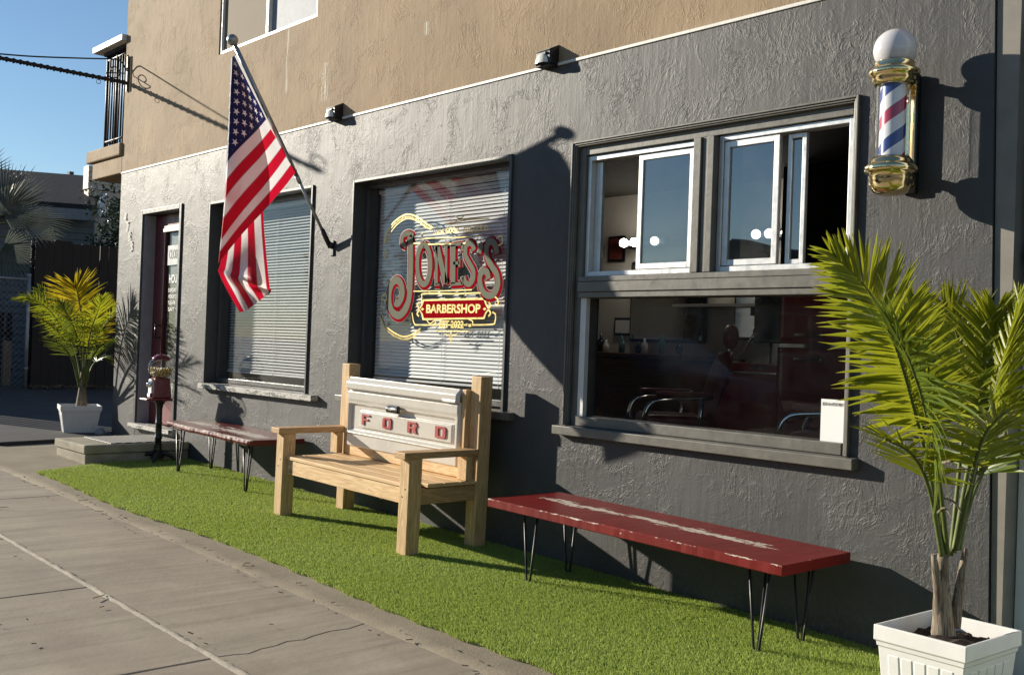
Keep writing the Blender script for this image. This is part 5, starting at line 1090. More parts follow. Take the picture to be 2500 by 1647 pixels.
part("front_apron", [(-0.644, 0.644, -0.262, -0.225, 0.285, 0.378)], M['pine_x'])
for k in range(4):
    y0 = -0.272 + k * 0.118
    part("seat_board", [(-0.644, 0.644 + (0.085 if 0 < k < 4 else 0.0), y0, y0 + 0.113, 0.381, 0.403)], M['pine_x'], 0.003)
part("back_rail", [(-0.605, 0.605, 0.160, 0.198, 0.406, 0.470)], M['pine_x'])
# tailgate: pressed steel sheet with rolled top, crease, sunken field and raised name panel
def sst(a, b, v):
    t = min(1.0, max(0.0, (v - a) / (b - a))); return t * t * (3 - 2 * t)
TX0, TX1, TZ0, TZ1 = -0.598, 0.606, 0.452, 0.930
def tail_y(x, z):
    y = 0.150
    y -= 0.016 * sst(0.845, 0.855, z); y += 0.030 * sst(0.885, 0.93, z) ** 1.5
    y += 0.012 * (sst(0.832, 0.838, z) - sst(0.846, 0.852, z))
    y -= 0.006 * sst(0.760, 0.79, z)
    fld = sst(TX0 + 0.022, TX0 + 0.034, x) * (1 - sst(TX1 - 0.048, TX1 - 0.034, x)) * sst(0.566, 0.580, z) * (1 - sst(0.738, 0.756, z))
    y += 0.020 * fld
    pan = sst(-0.452, -0.444, x) * (1 - sst(0.536, 0.544, x)) * sst(0.598, 0.604, z) * (1 - sst(0.708, 0.714, z))
    y -= 0.016 * pan
    y -= 0.010 * (sst(0.548, 0.556, z) - sst(0.560, 0.570, z))
    y += 0.022 * (1 - sst(TZ0, TZ0 + 0.03, z)) ** 2
    y += 0.020 * ((1 - sst(TX0, TX0 + 0.018, x)) ** 2 + sst(TX1 - 0.018, TX1, x) ** 2)
    return y
g = MB(); rows = []
for z in np.linspace(TZ0, TZ1, 170): rows.append([(float(x), tail_y(x, z), float(z)) for x in np.linspace(TX0, TX1, 220)])
g.grid(rows)
back = [[(float(x), 0.205, float(z)) for x in (TX0, TX1)] for z in (TZ0, TZ1)]
g.box(TX0 + 0.004, TX1 - 0.004, 0.185, 0.215, TZ0 + 0.006, TZ1 - 0.006)
tg = g.build("tailgate", M['truck_white'], tb, local=True)
g = MB(); g.box(-0.105, 0.028, 0.118, 0.142, 0.730, 0.780); g.build("latch_bezel", M['black_gloss'], tg, bevel=0.010, seg=3, local=True)
g = MB(); g.box(-0.098, 0.021, 0.108, 0.124, 0.748, 0.766); g.build("latch_handle", M['chrome'], tg, bevel=0.006, local=True)
g = MB(); g.box(0.462, 0.590, 0.126, 0.137, 0.846, 0.864); g.build("maker_badge", M['alu'], tg, bevel=0.003, local=True)
def block_letter(ch, x0, z0, w, hh):
    y0, y1 = 0.146, 0.156; a = w * 0.28; b_ = hh * 0.17; g = MB()
    if ch == 'F': g.box(x0, x0 + a, y0, y1, z0, z0 + hh); g.box(x0 + a, x0 + w, y0, y1, z0 + hh - b_, z0 + hh); g.box(x0 + a, x0 + w * 0.82, y0, y1, z0 + hh * 0.42, z0 + hh * 0.42 + b_)
    if ch in 'OD':
        c = 0.012
        g.box(x0, x0 + a, y0, y1, z0 + (c if ch == 'O' else 0), z0 + hh - (c if ch == 'O' else 0)); g.box(x0 + w - a, x0 + w, y0, y1, z0 + c, z0 + hh - c)
        g.box(x0 + a, x0 + w - a, y0, y1, z0, z0 + b_); g.box(x0 + a, x0 + w - a, y0, y1, z0 + hh - b_, z0 + hh)
        for sx_, xx in ((1, x0), (-1, x0 + w)):
            if ch == 'D' and sx_ == 1: continue
            for zz, sz in ((z0 + c, -1), (z0 + hh - c, 1)):
                g.prism([(xx, zz), (xx + sx_ * a, zz), (xx + sx_ * a, zz + sz * c), (xx + sx_ * c, zz + sz * c)], y0, y1)
    if ch == 'R':
        g.box(x0, x0 + a, y0, y1, z0, z0 + hh); g.box(x0 + a, x0 + w * 0.9, y0, y1, z0 + hh - b_, z0 + hh); g.box(x0 + a, x0 + w * 0.9, y0, y1, z0 + hh * 0.40, z0 + hh * 0.40 + b_)
        g.box(x0 + w * 0.66, x0 + w, y0, y1, z0 + hh * 0.60, z0 + hh - b_); g.prism([(x0 + w * 0.5, z0 + hh * 0.4), (x0 + w * 0.85, z0 + hh * 0.4), (x0 + w, z0), (x0 + w * 0.64, z0)], y0, y1)
    return g
for ch, x0, w in (('F', -0.408, 0.088), ('O', -0.172, 0.095), ('R', 0.100, 0.098), ('D', 0.384, 0.102)):
    block_letter(ch, x0, 0.622, w, 0.070).build("raised_letter", M['letter_red'], tg, local=True)
# ------------------------------------------------------------------ potted palms
CAMN = -fwd
def frond(root, ctrl, N, lmax, start, n, mats, parent, width=0.016, radius=0.009, droop=0.12, a0=70, a1=22, fold=0.22, jit=0.10, irregular=0.0):
    """pinnate palm leaf: tapering rachis with two rows of creased leaflets; along = distance from the rachis"""
    pts = catmull([Vector(c) for c in ctrl], 70)
    g = MB(); along = []
    g.tube(pts, [radius * (1 - 0.80 * i / 70) for i in range(71)], 7, 1); along += [0.0] * len(g.v)
    N = Vector(N).normalized()
    for i in range(n):
        for side in (-1, 1):
            u = start + (1 - start) * (i + 0.25 * (side + 1)) / n
            k = min(69, int(u * 70)); f = u * 70 - k
            p = pts[k].lerp(pts[k + 1], f); T = (pts[min(k + 2, 70)] - pts[max(k - 1, 0)]).normalized()
            Nn = (N - T * N.dot(T)).normalized(); Sd = T.cross(Nn) * side
            w = (u - start) / (1 - start)
            ang = R(a0 + (a1 - a0) * w + random.gauss(0, 5))
            L = lmax * (0.50 + 0.50 * math.sin(math.pi * min(1, 0.22 + w * 0.72))) * (1 - 0.42 * w ** 3) * random.uniform(0.86, 1.08)
            if irregular and random.random() < irregular: L *= random.uniform(0.35, 0.8)
            d = (T * math.cos(ang) + Sd * math.sin(ang) + Nn * (fold + random.gauss(0, jit))).normalized()
            wd = width * random.uniform(0.8, 1.15) * (1 - 0.25 * w)
            bl = d.cross(Nn).normalized(); up_ = bl.cross(d).normalized()
            vs = []; dr = droop * random.uniform(0.5, 1.6)
            prof = (0.35, 0.85, 1.0, 0.85, 0.5, 0.05)
            tw = random.gauss(0, 0.35)
            for j, s_ in enumerate((0, 0.12, 0.35, 0.6, 0.82, 1.0)):
                c = p + d * (L * s_) + Vector((0, 0, -1)) * (dr * L * s_ * s_)
                a = tw * s_; bb = bl * math.cos(a) + up_ * math.sin(a); uu = up_ * math.cos(a) - bl * math.sin(a)
                h_ = wd * prof[j] * 0.5
                vs += [c + bb * h_ + uu * h_ * 0.35, c, c - bb * h_ + uu * h_ * 0.35]
                along += [s_] * 3
            fs = []
            for j in range(5):
                b0 = j * 3
                fs += [(b0, b0 + 1, b0 + 4, b0 + 3), (b0 + 1, b0 + 2, b0 + 5, b0 + 4)]
            g.add(vs, fs, 0, False)
    o = g.build("frond", [mats, M['stalk']], parent, recalc=False)
    at_ = o.data.attributes.new("along", 'FLOAT', 'POINT'); at_.data.foreach_set("value", np.array(along, np.float32))
    return o
def planter(parent, c, z0, z1, wx, wy, rz, taperf=0.80):
    """square resin planter: thick rolled rim, tapered panelled sides, open top"""
    g = MB(); hx, hy = wx / 2, wy / 2; H = z1 - z0
    ca, sa = math.cos(rz), math.sin(rz)
    def P_(x, y, z): return (c[0] + x * ca - y * sa, c[1] + x * sa + y * ca, z)
    def ringp(k, z): return [P_(hx * k * a, hy * k * b, z) for a, b in ((-1, -1), (1, -1), (1, 1), (-1, 1))]
    prof = [(taperf, z0), (taperf + 0.02, z0 + 0.01), (0.93, z1 - 0.075 * H / 0.33), (0.955, z1 - 0.07 * H / 0.33), (0.965, z1 - 0.055 * H / 0.33), (1.0, z1 - 0.052 * H / 0.33), (1.0, z1), (0.93, z1), (0.90, z1 - 0.06), (0.85, z1 - 0.10)]
    vs = []
    for k, z in prof: vs += ringp(k, z)
    fs = [(3, 2, 1, 0)]
    for i in range(len(prof) - 1):
        for j in range(4): fs.append((i * 4 + j, i * 4 + (j + 1) % 4, (i + 1) * 4 + (j + 1) % 4, (i + 1) * 4 + j))
    e = (len(prof) - 1) * 4
    fs.append((e, e + 1, e + 2, e + 3)); g.add(vs, fs, 0)
    # raised vertical staves on each face
    for face in range(4):
        hh, dd = (hx, hy) if face % 2 == 0 else (hy, hx)
        aa = face * math.pi / 2
        for k in range(5):
            u0 = -0.80 + 1.60 * k / 5 + 0.025; u1 = -0.80 + 1.60 * (k + 1) / 5 - 0.025
            vv = []
            for u in (u0, u1):
                for dep in (-0.004, 0.0035):
                    for (kk, z) in ((taperf + 0.035, z0 + 0.03), (0.915, z1 - 0.095 * H / 0.33)):
                        x, y = u * hh * kk, -(dd * kk + dep)
                        vv.append(P_(x * math.cos(aa) - y * math.sin(aa), x * math.sin(aa) + y * math.cos(aa), z))
            g.hexa(vv)
    pot = g.build("planter_pot", M['plastic_white'], parent, bevel=0.003)
    g = MB(); rows = []
    for i in range(15):
        rows.append([P_(hx * 0.895 * (-1 + 2 * i / 14), hy * 0.895 * (-1 + 2 * j / 14), z1 - 0.055 + random.uniform(-.008, .010) + 0.02 * math.exp(-((i - 7) ** 2 + (j - 7) ** 2) / 14)) for j in range(15)])
    g.grid(rows, 0, False)
    for i in range(160):
        x, y = random.uniform(-.82, .82), random.uniform(-.82, .82); q = P_(hx * x, hy * y, z1 - 0.048); a = random.random() * 6.28; l = random.uniform(.006, .016)
        g.beam(q, (q[0] + math.cos(a) * l, q[1] + math.sin(a) * l, q[2] + random.uniform(0, .008)), .005, .004)
    g.build("soil", M['soil'], parent)
    return pot

pc = (-1.675, -0.60); pz = zg(-1.70)
pr = thing("potted_palm", "tall green potted palm in a white square planter at the right end of the wall", "potted palm", (pc[0], pc[1], pz), group="potted palms in white planters")
planter(pr, pc, pz + 0.012, 0.312, 0.335, 0.385, R(-3))
for stp in PALM_R_STUMP:
    g = MB(); g.tube(catmull(stp, 10), [0.020, 0.020, 0.019, 0.018, 0.017, 0.016, 0.015, 0.014, 0.013, 0.011, 0.008], 9); g.build("cut_stalk", M['stump'], pr)
g = MB(); g.tube(catmull([(-1.70, -0.575, 0.24), (-1.703, -0.578, 0.33), (-1.708, -0.582, 0.42), (-1.708, -0.584, 0.56)], 16), [0.052, 0.048, 0.043, 0.040, 0.038, 0.036, 0.035, 0.033, 0.032, 0.031, 0.029, 0.027, 0.025, 0.023, 0.021, 0.02, 0.018], 14); g.build("trunk", M['stump'], pr)
up_ = Vector((0, 0, 1))
specsR = [(0, CAMN + Vector((0.1, 0, 0.15)), 0.31, 0.40, 60, 'palm_lime', 0.021), (1, CAMN * 0.5 + Vector((-0.8, -0.1, 0.3)), 0.30, 0.42, 52, 'palm_lime', 0.019), (2, up_ * 0.8 + CAMN * 0.55, 0.44, 0.28, 44, 'palm_green', 0.021),
          (3, -CAMN * 0.2 + Vector((0.2, -0.9, 0.4)), 0.30, 0.42, 46, 'palm_lime', 0.018), (4, up_ + CAMN * 0.25, 0.38, 0.32, 42, 'palm_lime', 0.020), (5, up_ + CAMN * 0.2, 0.26, 0.40, 20, 'palm_lime', 0.021),
          (6, up_, 0.28, 0.40, 24, 'palm_green', 0.021), (7, CAMN + up_ * 0.3 + Vector((-0.4, 0, 0)), 0.32, 0.36, 52, 'palm_lime', 0.019), (8, CAMN * 0.7 + Vector((0.5, -.2, 0.3)), 0.28, 0.38, 50, 'palm_lime', 0.019)]
for i, N, lm, s0, n, mt_, wd in specsR:
    frond(None, PALM_R[i], N, lm * 0.92, s0, int(n * 1.15), M[mt_], pr, wd * 0.86, 0.0095, 0.10 if i not in (2, 4) else 0.16, 74, 20, 0.12, 0.10, 0.08)
for k in range(5):   # dead thread-like leaflets low on the stems
    a = random.uniform(0, 6.28); b0 = Vector((-1.72 + random.uniform(-.03, .03), -0.62, 0.70 + 0.06 * k)); q = b0 + Vector((0.28 * math.cos(a), 0.1 * math.sin(a), random.uniform(-.12, .05)))
    g = MB(); g.tube(catmull([b0, b0.lerp(q, .5) + Vector((0, 0, .03)), q], 8), [0.004, 0.005, 0.005, 0.004, 0.004, 0.003, 0.002, 0.0015, 0.001], 5); g.build("dry_leaflet", M['stump'], pr)

pc = (-11.15, -0.19); pz = zg(-11.15) + 0.045
pl_ = thing("potted_palm", "yellow-topped potted palm in a white planter at the left corner of the shop", "potted palm", (pc[0], pc[1], pz), group="potted palms in white planters")
planter(pl_, pc, pz - 0.035, 0.455, 0.37, 0.40, R(-14), 0.74)
g = MB(); g.tube(catmull([(-11.13, -0.18, 0.38), (-11.125, -0.18, 0.50), (-11.12, -0.18, 0.62), (-11.115, -0.18, 0.80)], 16), [0.066 - 0.0026 * k for k in range(17)], 12); g.build("trunk", M['stump'], pl_)
specsL = [(0, CAMN + up_ * 0.1, 0.44, 0.50, 40, 'palm_yellow', 0.020), (1, CAMN * 0.6 + up_ * 0.8, 0.19, 0.36, 44, 'palm_lime', 0.016), (2, up_ + CAMN * 0.4, 0.20, 0.40, 36, 'palm_lime', 0.015),
          (3, CAMN * 0.5 + Vector((-.5, .1, 0.6)), 0.30, 0.36, 42, 'palm_lime', 0.016), (4, up_ + CAMN * 0.3, 0.26, 0.36, 32, 'palm_green', 0.015), (5, CAMN * 0.3 + up_, 0.32, 0.34, 40, 'palm_lime', 0.017),
          (6, CAMN + up_ * 0.3, 0.30, 0.38, 40, 'palm_green', 0.016), (7, up_ + CAMN * 0.2, 0.24, 0.42, 28, 'palm_green', 0.014), (8, CAMN + up_ * 0.2, 0.34, 0.42, 38, 'palm_yellow', 0.018),
          (9, up_, 0.22, 0.42, 28, 'palm_green', 0.014), (10, up_ + CAMN * 0.6, 0.32, 0.32, 40, 'palm_green', 0.017)]
for i, N, lm, s0, n, mt_, wd in specsL:
    frond(None, PALM_L[i], N, lm * 0.92, s0, n, M[mt_], pl_, wd * 0.9, 0.010, 0.12, 72, 20, 0.15, 0.12, 0.05)
# ball beside the planter
g = MB(); g.lathe([(0.001, 0.055)] + [(0.055 * math.sin(a), 0.055 * math.cos(a)) for a in np.linspace(0.1, 3.04, 14)] + [(0.001, -0.055)], (-10.78, -0.10, zg(-10.78) + 0.062), 20)
setp(g.build("ball", plain("grey_rubber_ball", (0.25, 0.25, 0.26), 0.35), None), "small grey ball on the ground between the planter and the wall corner", "ball")

# ------------------------------------------------------------------ left neighbour: fences, house, plants
GX = -17.5
fe = thing("board_fence", "tall dark stained board fence at the far end of the driveway", "fence", (GX, 2.9, zg(GX)))
g = MB(); y = 1.30; gaps = []
while y < 5.6:
    wv = random.uniform(0.135, 0.145); top = 2.66 + random.uniform(-.02, .02) + 0.02 * math.sin(y * 2)
    g.box(GX, GX + 0.022, y, y + wv, zg(GX) + 0.02, top)
    y += wv + random.choice((0.003, 0.003, 0.005, 0.009))
g.build("boards", M['fence_dark'], fe)
g = MB(); g.box(GX - 0.06, GX - 0.002, 1.25, 5.7, 2.25, 2.34); g.box(GX - 0.06, GX - 0.002, 1.25, 5.7, 0.55, 0.64); g.build("rail", M['fence_dark'], fe)
g = MB(); g.box(GX - 0.11, GX - 0.062, 1.27, 1.36, zg(GX) - 0.2, 2.68); g.build("post", M['fence_dark'], fe)
cf = thing("chain_link_fence", "grey chain link fence with a steel end post beside the dark board fence", "fence", (-17.28, 0.6, zg(-17.28)))
g = MB(); g.tube([(-17.28, 1.16, zg(-17.28) - 0.1), (-17.28, 1.16, 2.06)], 0.03, 12); g.lathe([(0.034, 2.055), (0.03, 2.085), (0.001, 2.10)], (-17.28, 1.16, 0), 12)
for z in (0.6, 1.1, 1.75): g.lathe([(0.034, z), (0.034, z + 0.025)], (-17.28, 1.16, 0), 12)
g.build("post", M['galv'], cf)
g = MB(); g.tube([(-17.28, 1.16, 2.0), (-17.28, -1.0, 2.0)], 0.02, 10); g.build("top_rail", M['galv'], cf)
g = MB(); y0_, y1_, zb_, zt_ = -0.9, 1.14, zg(-17.3) + 0.05, 1.98; stp = 0.085
def clip(a, b):
    return a, b
kk = -int((zt_ - zb_) / stp) - 1
while y0_ + kk * stp < y1_ + (zt_ - zb_):
    for sgn in (1, -1):
        ya = y0_ + kk * stp if sgn > 0 else y1_ - kk * stp
        # line z = zb + t, y = ya + sgn t
        ts = [0, zt_ - zb_]
        t0 = max(0, ((y0_ - ya) / sgn) if sgn > 0 else (ya - y1_)); t1 = min(zt_ - zb_, (y1_ - ya) if sgn > 0 else (ya - y0_))
        if t1 - t0 > 0.02: g.tube([(-17.28 + 0.003 * sgn, ya + sgn * t0, zb_ + t0), (-17.28 + 0.003 * sgn, ya + sgn * t1, zb_ + t1)], 0.0022, 4)
    kk += 1
g.build("mesh", M['galv'], cf)
pf = thing("picket_fence", "weathered wooden picket fence behind the chain link at the left", "fence", (-18.3, 0, zg(-18.3)))
g = MB(); y = 0.90
while y < 1.25:
    top = 1.50 + random.uniform(-.06, .06)
    g.box(-18.31, -18.29, y, y + 0.085, zg(-18.3), top); g.prism([], 0, 0) if False else None
    y += 0.125
g.build("pickets", M['fence_dark'], pf)
g = MB(); y = -3.42
while y < -2.70: g.box(-18.31, -18.29, y, y + 0.075, zg(-18.3), 2.72 + random.uniform(-.02, .02)); y += 0.135
g.build("slats", M['fence_dark'], pf)
g = MB(); y = -2.69
while y < 0.80: g.box(-18.31, -18.29, y, y + 0.14, zg(-18.3), 2.74 + random.uniform(-.02, .02)); y += 0.1415
g.build("boards", M['fence_dark'], pf)
g = MB(); g.box(-18.288, -18.25, -3.42, 1.25, 0.5, 0.58); g.box(-18.288, -18.25, -3.42, 1.25, 1.1, 1.18); g.build("rail", M['fence_dark'], pf)
g = MB(); g.box(-18.05, -17.93, 1.02, 1.14, zg(-18), 1.02); o = g.build("wooden_post", M['fence_pale'], None, bevel=0.01); setp(o, "short sunlit weathered post behind the chain link fence", "post")
# planted strip of dry debris at the foot of the fence
g = MB()
for i in range(260):
    y = random.uniform(1.2, 3.0); x = -17.40 + random.uniform(0, 0.28); a = random.random() * 6.28; l = random.uniform(.02, .10); z = zg(x) + 0.05 + random.uniform(0, .03)
    g.beam((x, y, z), (x + math.cos(a) * l, y + math.sin(a) * l, z + random.uniform(-.005, .04)), random.uniform(.008, .03), 0.004)
o = g.build("leaf_litter", plain("dry_leaf", (0.16, 0.12, 0.07), 0.8, var=0.5), None); setp(o, "dry leaf litter along the foot of the dark fence", "leaf litter", kind="stuff")

# grey house with dark roof and white trim beyond the fence
nh = thing("neighbour_house", "grey clapboard house with a dark roof and white fascia behind the dark fence", "house", (-23, 2.5, zg(-23)))
E2 = Vector((-20.0, 3.10, 3.50)); dirE = Vector((-0.41, -0.91, 0)); E1 = E2 + dirE * 7.0
R2 = Vector((-22.2, 4.25, 4.38)); R1 = R2 + dirE * 7.0 + Vector((0, 0, 0.0))
th_ = Vector((0, 0, 0.10))
g = MB(); g.add([E1, E2, R2, R1, E1 + th_, E2 + th_, R2 + th_, R1 + th_], [(0, 1, 2, 3), (7, 6, 5, 4), (0, 4, 5, 1), (1, 5, 6, 2), (2, 6, 7, 3), (3, 7, 4, 0)]); g.build("roof", M['shingle'], nh)
outn = Vector((0.91, -0.41, 0))
g = MB(); a = E1 + outn * 0.03 - Vector((0, 0, 0.10)); b = E2 + outn * 0.03 - Vector((0, 0, 0.10)); g.beam(a, b, 0.04, 0.20); g.build("gutter", plain("grey_gutter", (0.22, 0.24, 0.26), 0.5), nh)
g = MB(); off = Vector((0.40, 0.60, 0)).normalized() * 0.06; g.beam(E2 + off + Vector((0.1, 0, -0.02)), R2 + off + Vector((0, 0, 0.02)), 0.05, 0.30); g.build("bargeboard", M['fascia'], nh)
g = MB()
wa_, wb_ = E1 - outn * 0.35, E2 - outn * 0.35
nlap = 24
for i in range(nlap):
    z0 = 0.2 + 3.15 * i / nlap; z1 = 0.2 + 3.15 * (i + 1) / nlap
    p = [Vector((wa_.x, wa_.y, 0)) + outn * 0.02, Vector((wb_.x, wb_.y, 0)) + outn * 0.02, Vector((wb_.x, wb_.y, 0)), Vector((wa_.x, wa_.y, 0))]
    g.add([p[0] + Vector((0, 0, z0)), p[1] + Vector((0, 0, z0)), p[2] + Vector((0, 0, z1)), p[3] + Vector((0, 0, z1)), p[3] + Vector((0, 0, z0)), p[2] + Vector((0, 0, z0))], [(0, 1, 2, 3), (0, 4, 5, 1)])
g.build("clapboard_wall", M['house_grey'], nh)
g = MB(); q = E2 - outn * 0.35; g.add([Vector((q.x, q.y, 0.2)), Vector((q.x - 6, q.y + 2.6, 0.2)), Vector((q.x - 6, q.y + 2.6, 5)), Vector((R2.x, R2.y - 0.1, 4.3)), Vector((q.x, q.y, 3.4))], [(0, 1, 2, 3, 4)]); g.build("end_wall", M['house_grey'], nh)
# pale sided house corner further back, under the balcony
ph_ = thing("sided_house", "cream sided house corner showing under the balcony", "house", (-20.6, 4.2, zg(-20)))
g = MB()
for i in range(4):
    z0 = 3.985 + 0.112 * i
    g.hexa([(-20.9, 3.215, z0), (-20.9, 3.215, z0 + 0.112), (-20.9, 3.9, z0), (-20.9, 3.9, z0 + 0.112), (-20.62, 3.215, z0), (-20.64, 3.215, z0 + 0.112), (-20.62, 3.9, z0), (-20.64, 3.9, z0 + 0.112)])
# (its lower storey is hidden by the grey house)
g.box(-20.9, -20.66, 3.24, 3.9, 0.2, 3.98)
g.build("siding", plain("cream_siding", (0.55, 0.47, 0.38), 0.6), ph_)
fr_ = thing("far_house", "distant tan roofed house with a chimney beyond the trees", "house", (-46, 6, 0.5))
g = MB(); g.box(-48, -45, 11.0, 20, 0, 6.55); g.build("wall", plain("tan_far_wall", (0.42, 0.35, 0.26), 0.8), fr_)
g = MB(); g.hexa([(-48.4, 10.8, 6.55), (-46.5, 11.1, 7.0), (-48.4, 20, 6.55), (-46.5, 20, 8.6), (-44.6, 10.8, 6.55), (-46.4, 11.1, 7.0), (-44.6, 20, 6.55), (-46.4, 20, 8.6)]); g.build("roof", plain("brown_far_roof", (0.19, 0.15, 0.11), 0.8), fr_)
g = MB(); g.box(-46.2, -45.9, 11.50, 11.68, 6.6, 7.98); g.build("chimney", plain("dark_far_chimney", (0.08, 0.08, 0.08), 0.8), fr_)

def leafy(name, label, cat, c, r, n, leafsize, mat, trunk=None, seed=1, group=None, squash=1.0):
    rs = random.Random(seed)
    t = thing(name, label, cat, (c[0], c[1], 0.2), group=group)
    g = MB(); lobes = []
    for i in range(16):
        a = rs.random() * 6.28; e = rs.uniform(-0.9, 1.2); d = rs.uniform(0.25, 0.85)
        lobes.append((Vector((c[0] + r * d * math.cos(a) * math.cos(e), c[1] + r * d * math.sin(a) * math.cos(e), c[2] + r * d * math.sin(e) * squash)), r * rs.uniform(0.26, 0.5)))
    for i in range(n):
        lc, lr = rs.choice(lobes)
        v = Vector((rs.gauss(0, 1), rs.gauss(0, 1), rs.gauss(0, 1))).normalized()
        p = lc + v * lr * rs.uniform(0.55, 1.05)
        q = Vector((rs.gauss(0, 1), rs.gauss(0, 1), rs.gauss(0, 0.7))).normalized(); s_ = v.cross(q)
        if s_.length < 0.1: continue
        s_ = s_.normalized(); L = leafsize * rs.uniform(0.7, 1.3); W = L * 0.42
        k = (v * 0.4 + q).normalized()
        g.add([p, p + k * L * 0.45 + s_ * W * 0.5, p + k * L, p + k * L * 0.45 - s_ * W * 0.5, p + k * L * 0.5 + v * W * 0.12], [(0, 1, 4), (1, 2, 4), (2, 3, 4), (3, 0, 4)])
    g.build("crown", mat, t, recalc=False)
    g = MB(); tp = [(c[0], c[1], 0.2), (c[0] + 0.05, c[1], c[2] * 0.5), (c[0], c[1] + 0.05, c[2])]
    g.tube(catmull(tp, 8), [r * 0.10 * (1 - 0.07 * k) for k in range(9)], 8)
    for lc, lr in lobes[:8]: g.tube([(c[0], c[1] + 0.05, c[2] - r * 0.4), tuple((Vector(c) + lc) / 2), tuple(lc)], [r * 0.05, r * 0.03, r * 0.012], 6)
    g.build("trunk", M['stump'], t)
    return t
M['glossy_leaf'] = leaf("glossy_dark_leaf", (0.010, 0.022, 0.010), (0.022, 0.042, 0.016), 0.15, 0.22)
M['far_leaf'] = leaf("olive_far_leaf", (0.10, 0.10, 0.03), (0.19, 0.16, 0.05), 0.3, 0.6)
leafy("evergreen_shrub", "glossy dark evergreen shrub behind the dark fence beside the shop corner", "shrub", (-18.55, 3.35, 3.15), 0.95, 3600, 0.085, M['glossy_leaf'], seed=5)
leafy("round_tree", "distant olive green tree above the roofs", "tree", (-40, 9.35, 5.75), 1.15, 3200, 0.16, M['far_leaf'], seed=9)
# fan palm leaning in from the left edge
M['fan_leaf'] = leaf("grey_green_fan_leaf", (0.07, 0.085, 0.07), (0.13, 0.145, 0.125), 0.25, 0.28)
fpalm = thing("fan_palm", "grey-green fan palm with drooping fronds above the left fence", "palm tree", (-19.0, -0.6, zg(-19)))
g = MB(); g.tube(catmull([(-19.0, -0.6, 0.2), (-19.02, -0.55, 1.2), (-19.0, -0.45, 2.3)], 10), [0.16, 0.155, 0.15, 0.15, 0.145, 0.14, 0.14, 0.135, 0.13, 0.12, 0.11], 12); g.build("trunk", M['stump'], fpalm)
def fan(hub, axis, N, Lr, nseg, spread, droop, seed):
    rs = random.Random(seed)
    hub = Vector(hub); A = Vector(axis).normalized(); N = (Vector(N) - A * Vector(N).dot(A)).normalized(); B = A.cross(N)
    g = MB()
    base = Vector((-19.0, -0.45, 2.3)); g.tube(catmull([base, base.lerp(hub, 0.5) + Vector((0, 0, 0.12)), hub], 8), 0.013, 6, 1)
    for i in range(nseg):
        a = R(-spread / 2 + spread * i / (nseg - 1)); d = A * math.cos(a) + B * math.sin(a)
        L = Lr * rs.uniform(0.85, 1.05) * (0.75 + 0.25 * math.cos(a)); w = 0.030; s_ = (B * math.cos(a) - A * math.sin(a))
        vs = []
        for t_, ww in ((0.0, 0.15), (0.35, 0.9), (0.62, 1.0), (0.82, 0.55), (1.0, 0.03)):
            c = hub + d * L * t_ + N * (0.10 * t_) + Vector((0, 0, -1)) * droop * L * max(0, t_ - 0.3) ** 2
            vs += [c + s_ * w * ww * 0.5 - N * 0.012 * ww, c, c - s_ * w * ww * 0.5 - N * 0.012 * ww]
        fs = []
        for j in range(4): fs += [(j * 3, j * 3 + 1, j * 3 + 4, j * 3 + 3), (j * 3 + 1, j * 3 + 2, j * 3 + 5, j * 3 + 4)]
        g.add(vs, fs, 0)
    g.build("fan_frond", [M['fan_leaf'], M['stalk']], fpalm, recalc=False)
for i, (hub, ax_, N, L, ns, sp, dr) in enumerate((
    ((-18.0, 0.96, 3.04), (0.2, 0.62, 0.62), (0.75, -0.6, 0.35), 0.80, 34, 200, 0.20),
    ((-18.1, 0.98, 3.10), (0.05, 0.35, 0.95), (0.8, -0.6, 0.1), 0.95, 24, 100, 0.1),
    ((-17.9, 1.15, 2.95), (0.3, 0.95, 0.10), (0.6, -0.3, 0.75), 0.85, 28, 150, 0.35),
    ((-17.85, 0.92, 2.48), (0.3, 0.75, -0.35), (0.75, -0.5, 0.3), 0.75, 30, 200, 0.5),
    ((-17.85, 1.44, 2.74), (0.3, 0.7, -0.6), (0.75, -0.5, 0.3), 0.45, 18, 160, 0.5),
    ((-18.1, -0.1, 2.6), (0.5, -0.5, 0.2), (0.6, -0.5, 0.6), 1.0, 28, 210, 0.6),
    ((-18.6, -0.9, 3.1), (0.0, -0.8, 0.6), (0.7, -0.3, 0.6), 1.0, 28, 210, 0.4),
    ((-18.7, 0.6, 3.55), (-0.1, 0.45, 0.9), (0.75, -0.65, 0.1), 0.85, 20, 90, 0.1))):
    fan(hub, ax_, N, L, ns, sp, dr, 20 + i)
# ------------------------------------------------------------------ right neighbour
mt, nt, b = newmat("white_block_paint"); h = NT(nt)
bk_ = h.n("ShaderNodeTexBrick"); bk_.inputs["Scale"].default_value = 1.0; bk_.inputs["Brick Width"].default_value = 0.40; bk_.inputs["Row Height"].default_value = 0.20; bk_.inputs["Mortar Size"].default_value = 0.005
mp = h.n("ShaderNodeCombineXYZ"); sx = h.n("ShaderNodeSeparateXYZ"); h.l(pos(h), sx.inputs[0]); h.l(sx.outputs[0], mp.inputs[0]); h.l(sx.outputs[2], mp.inputs[1]); h.l(mp.outputs[0], bk_.inputs["Vector"])
h.l(h.mix(h.rng(h.noise(pos(h), 4.0, 5.0), 0.3, 0.7), (0.78, 0.79, 0.80), (0.86, 0.87, 0.87)), b.inputs["Base Color"]); b.inputs["Roughness"].default_value = 0.6
h.bump(h.math('SUBTRACT', h.noise(pos(h), 60.0, 4.0), h.math('MULTIPLY', bk_.outputs["Fac"], 3.0)), 0.35, 0.004, b)
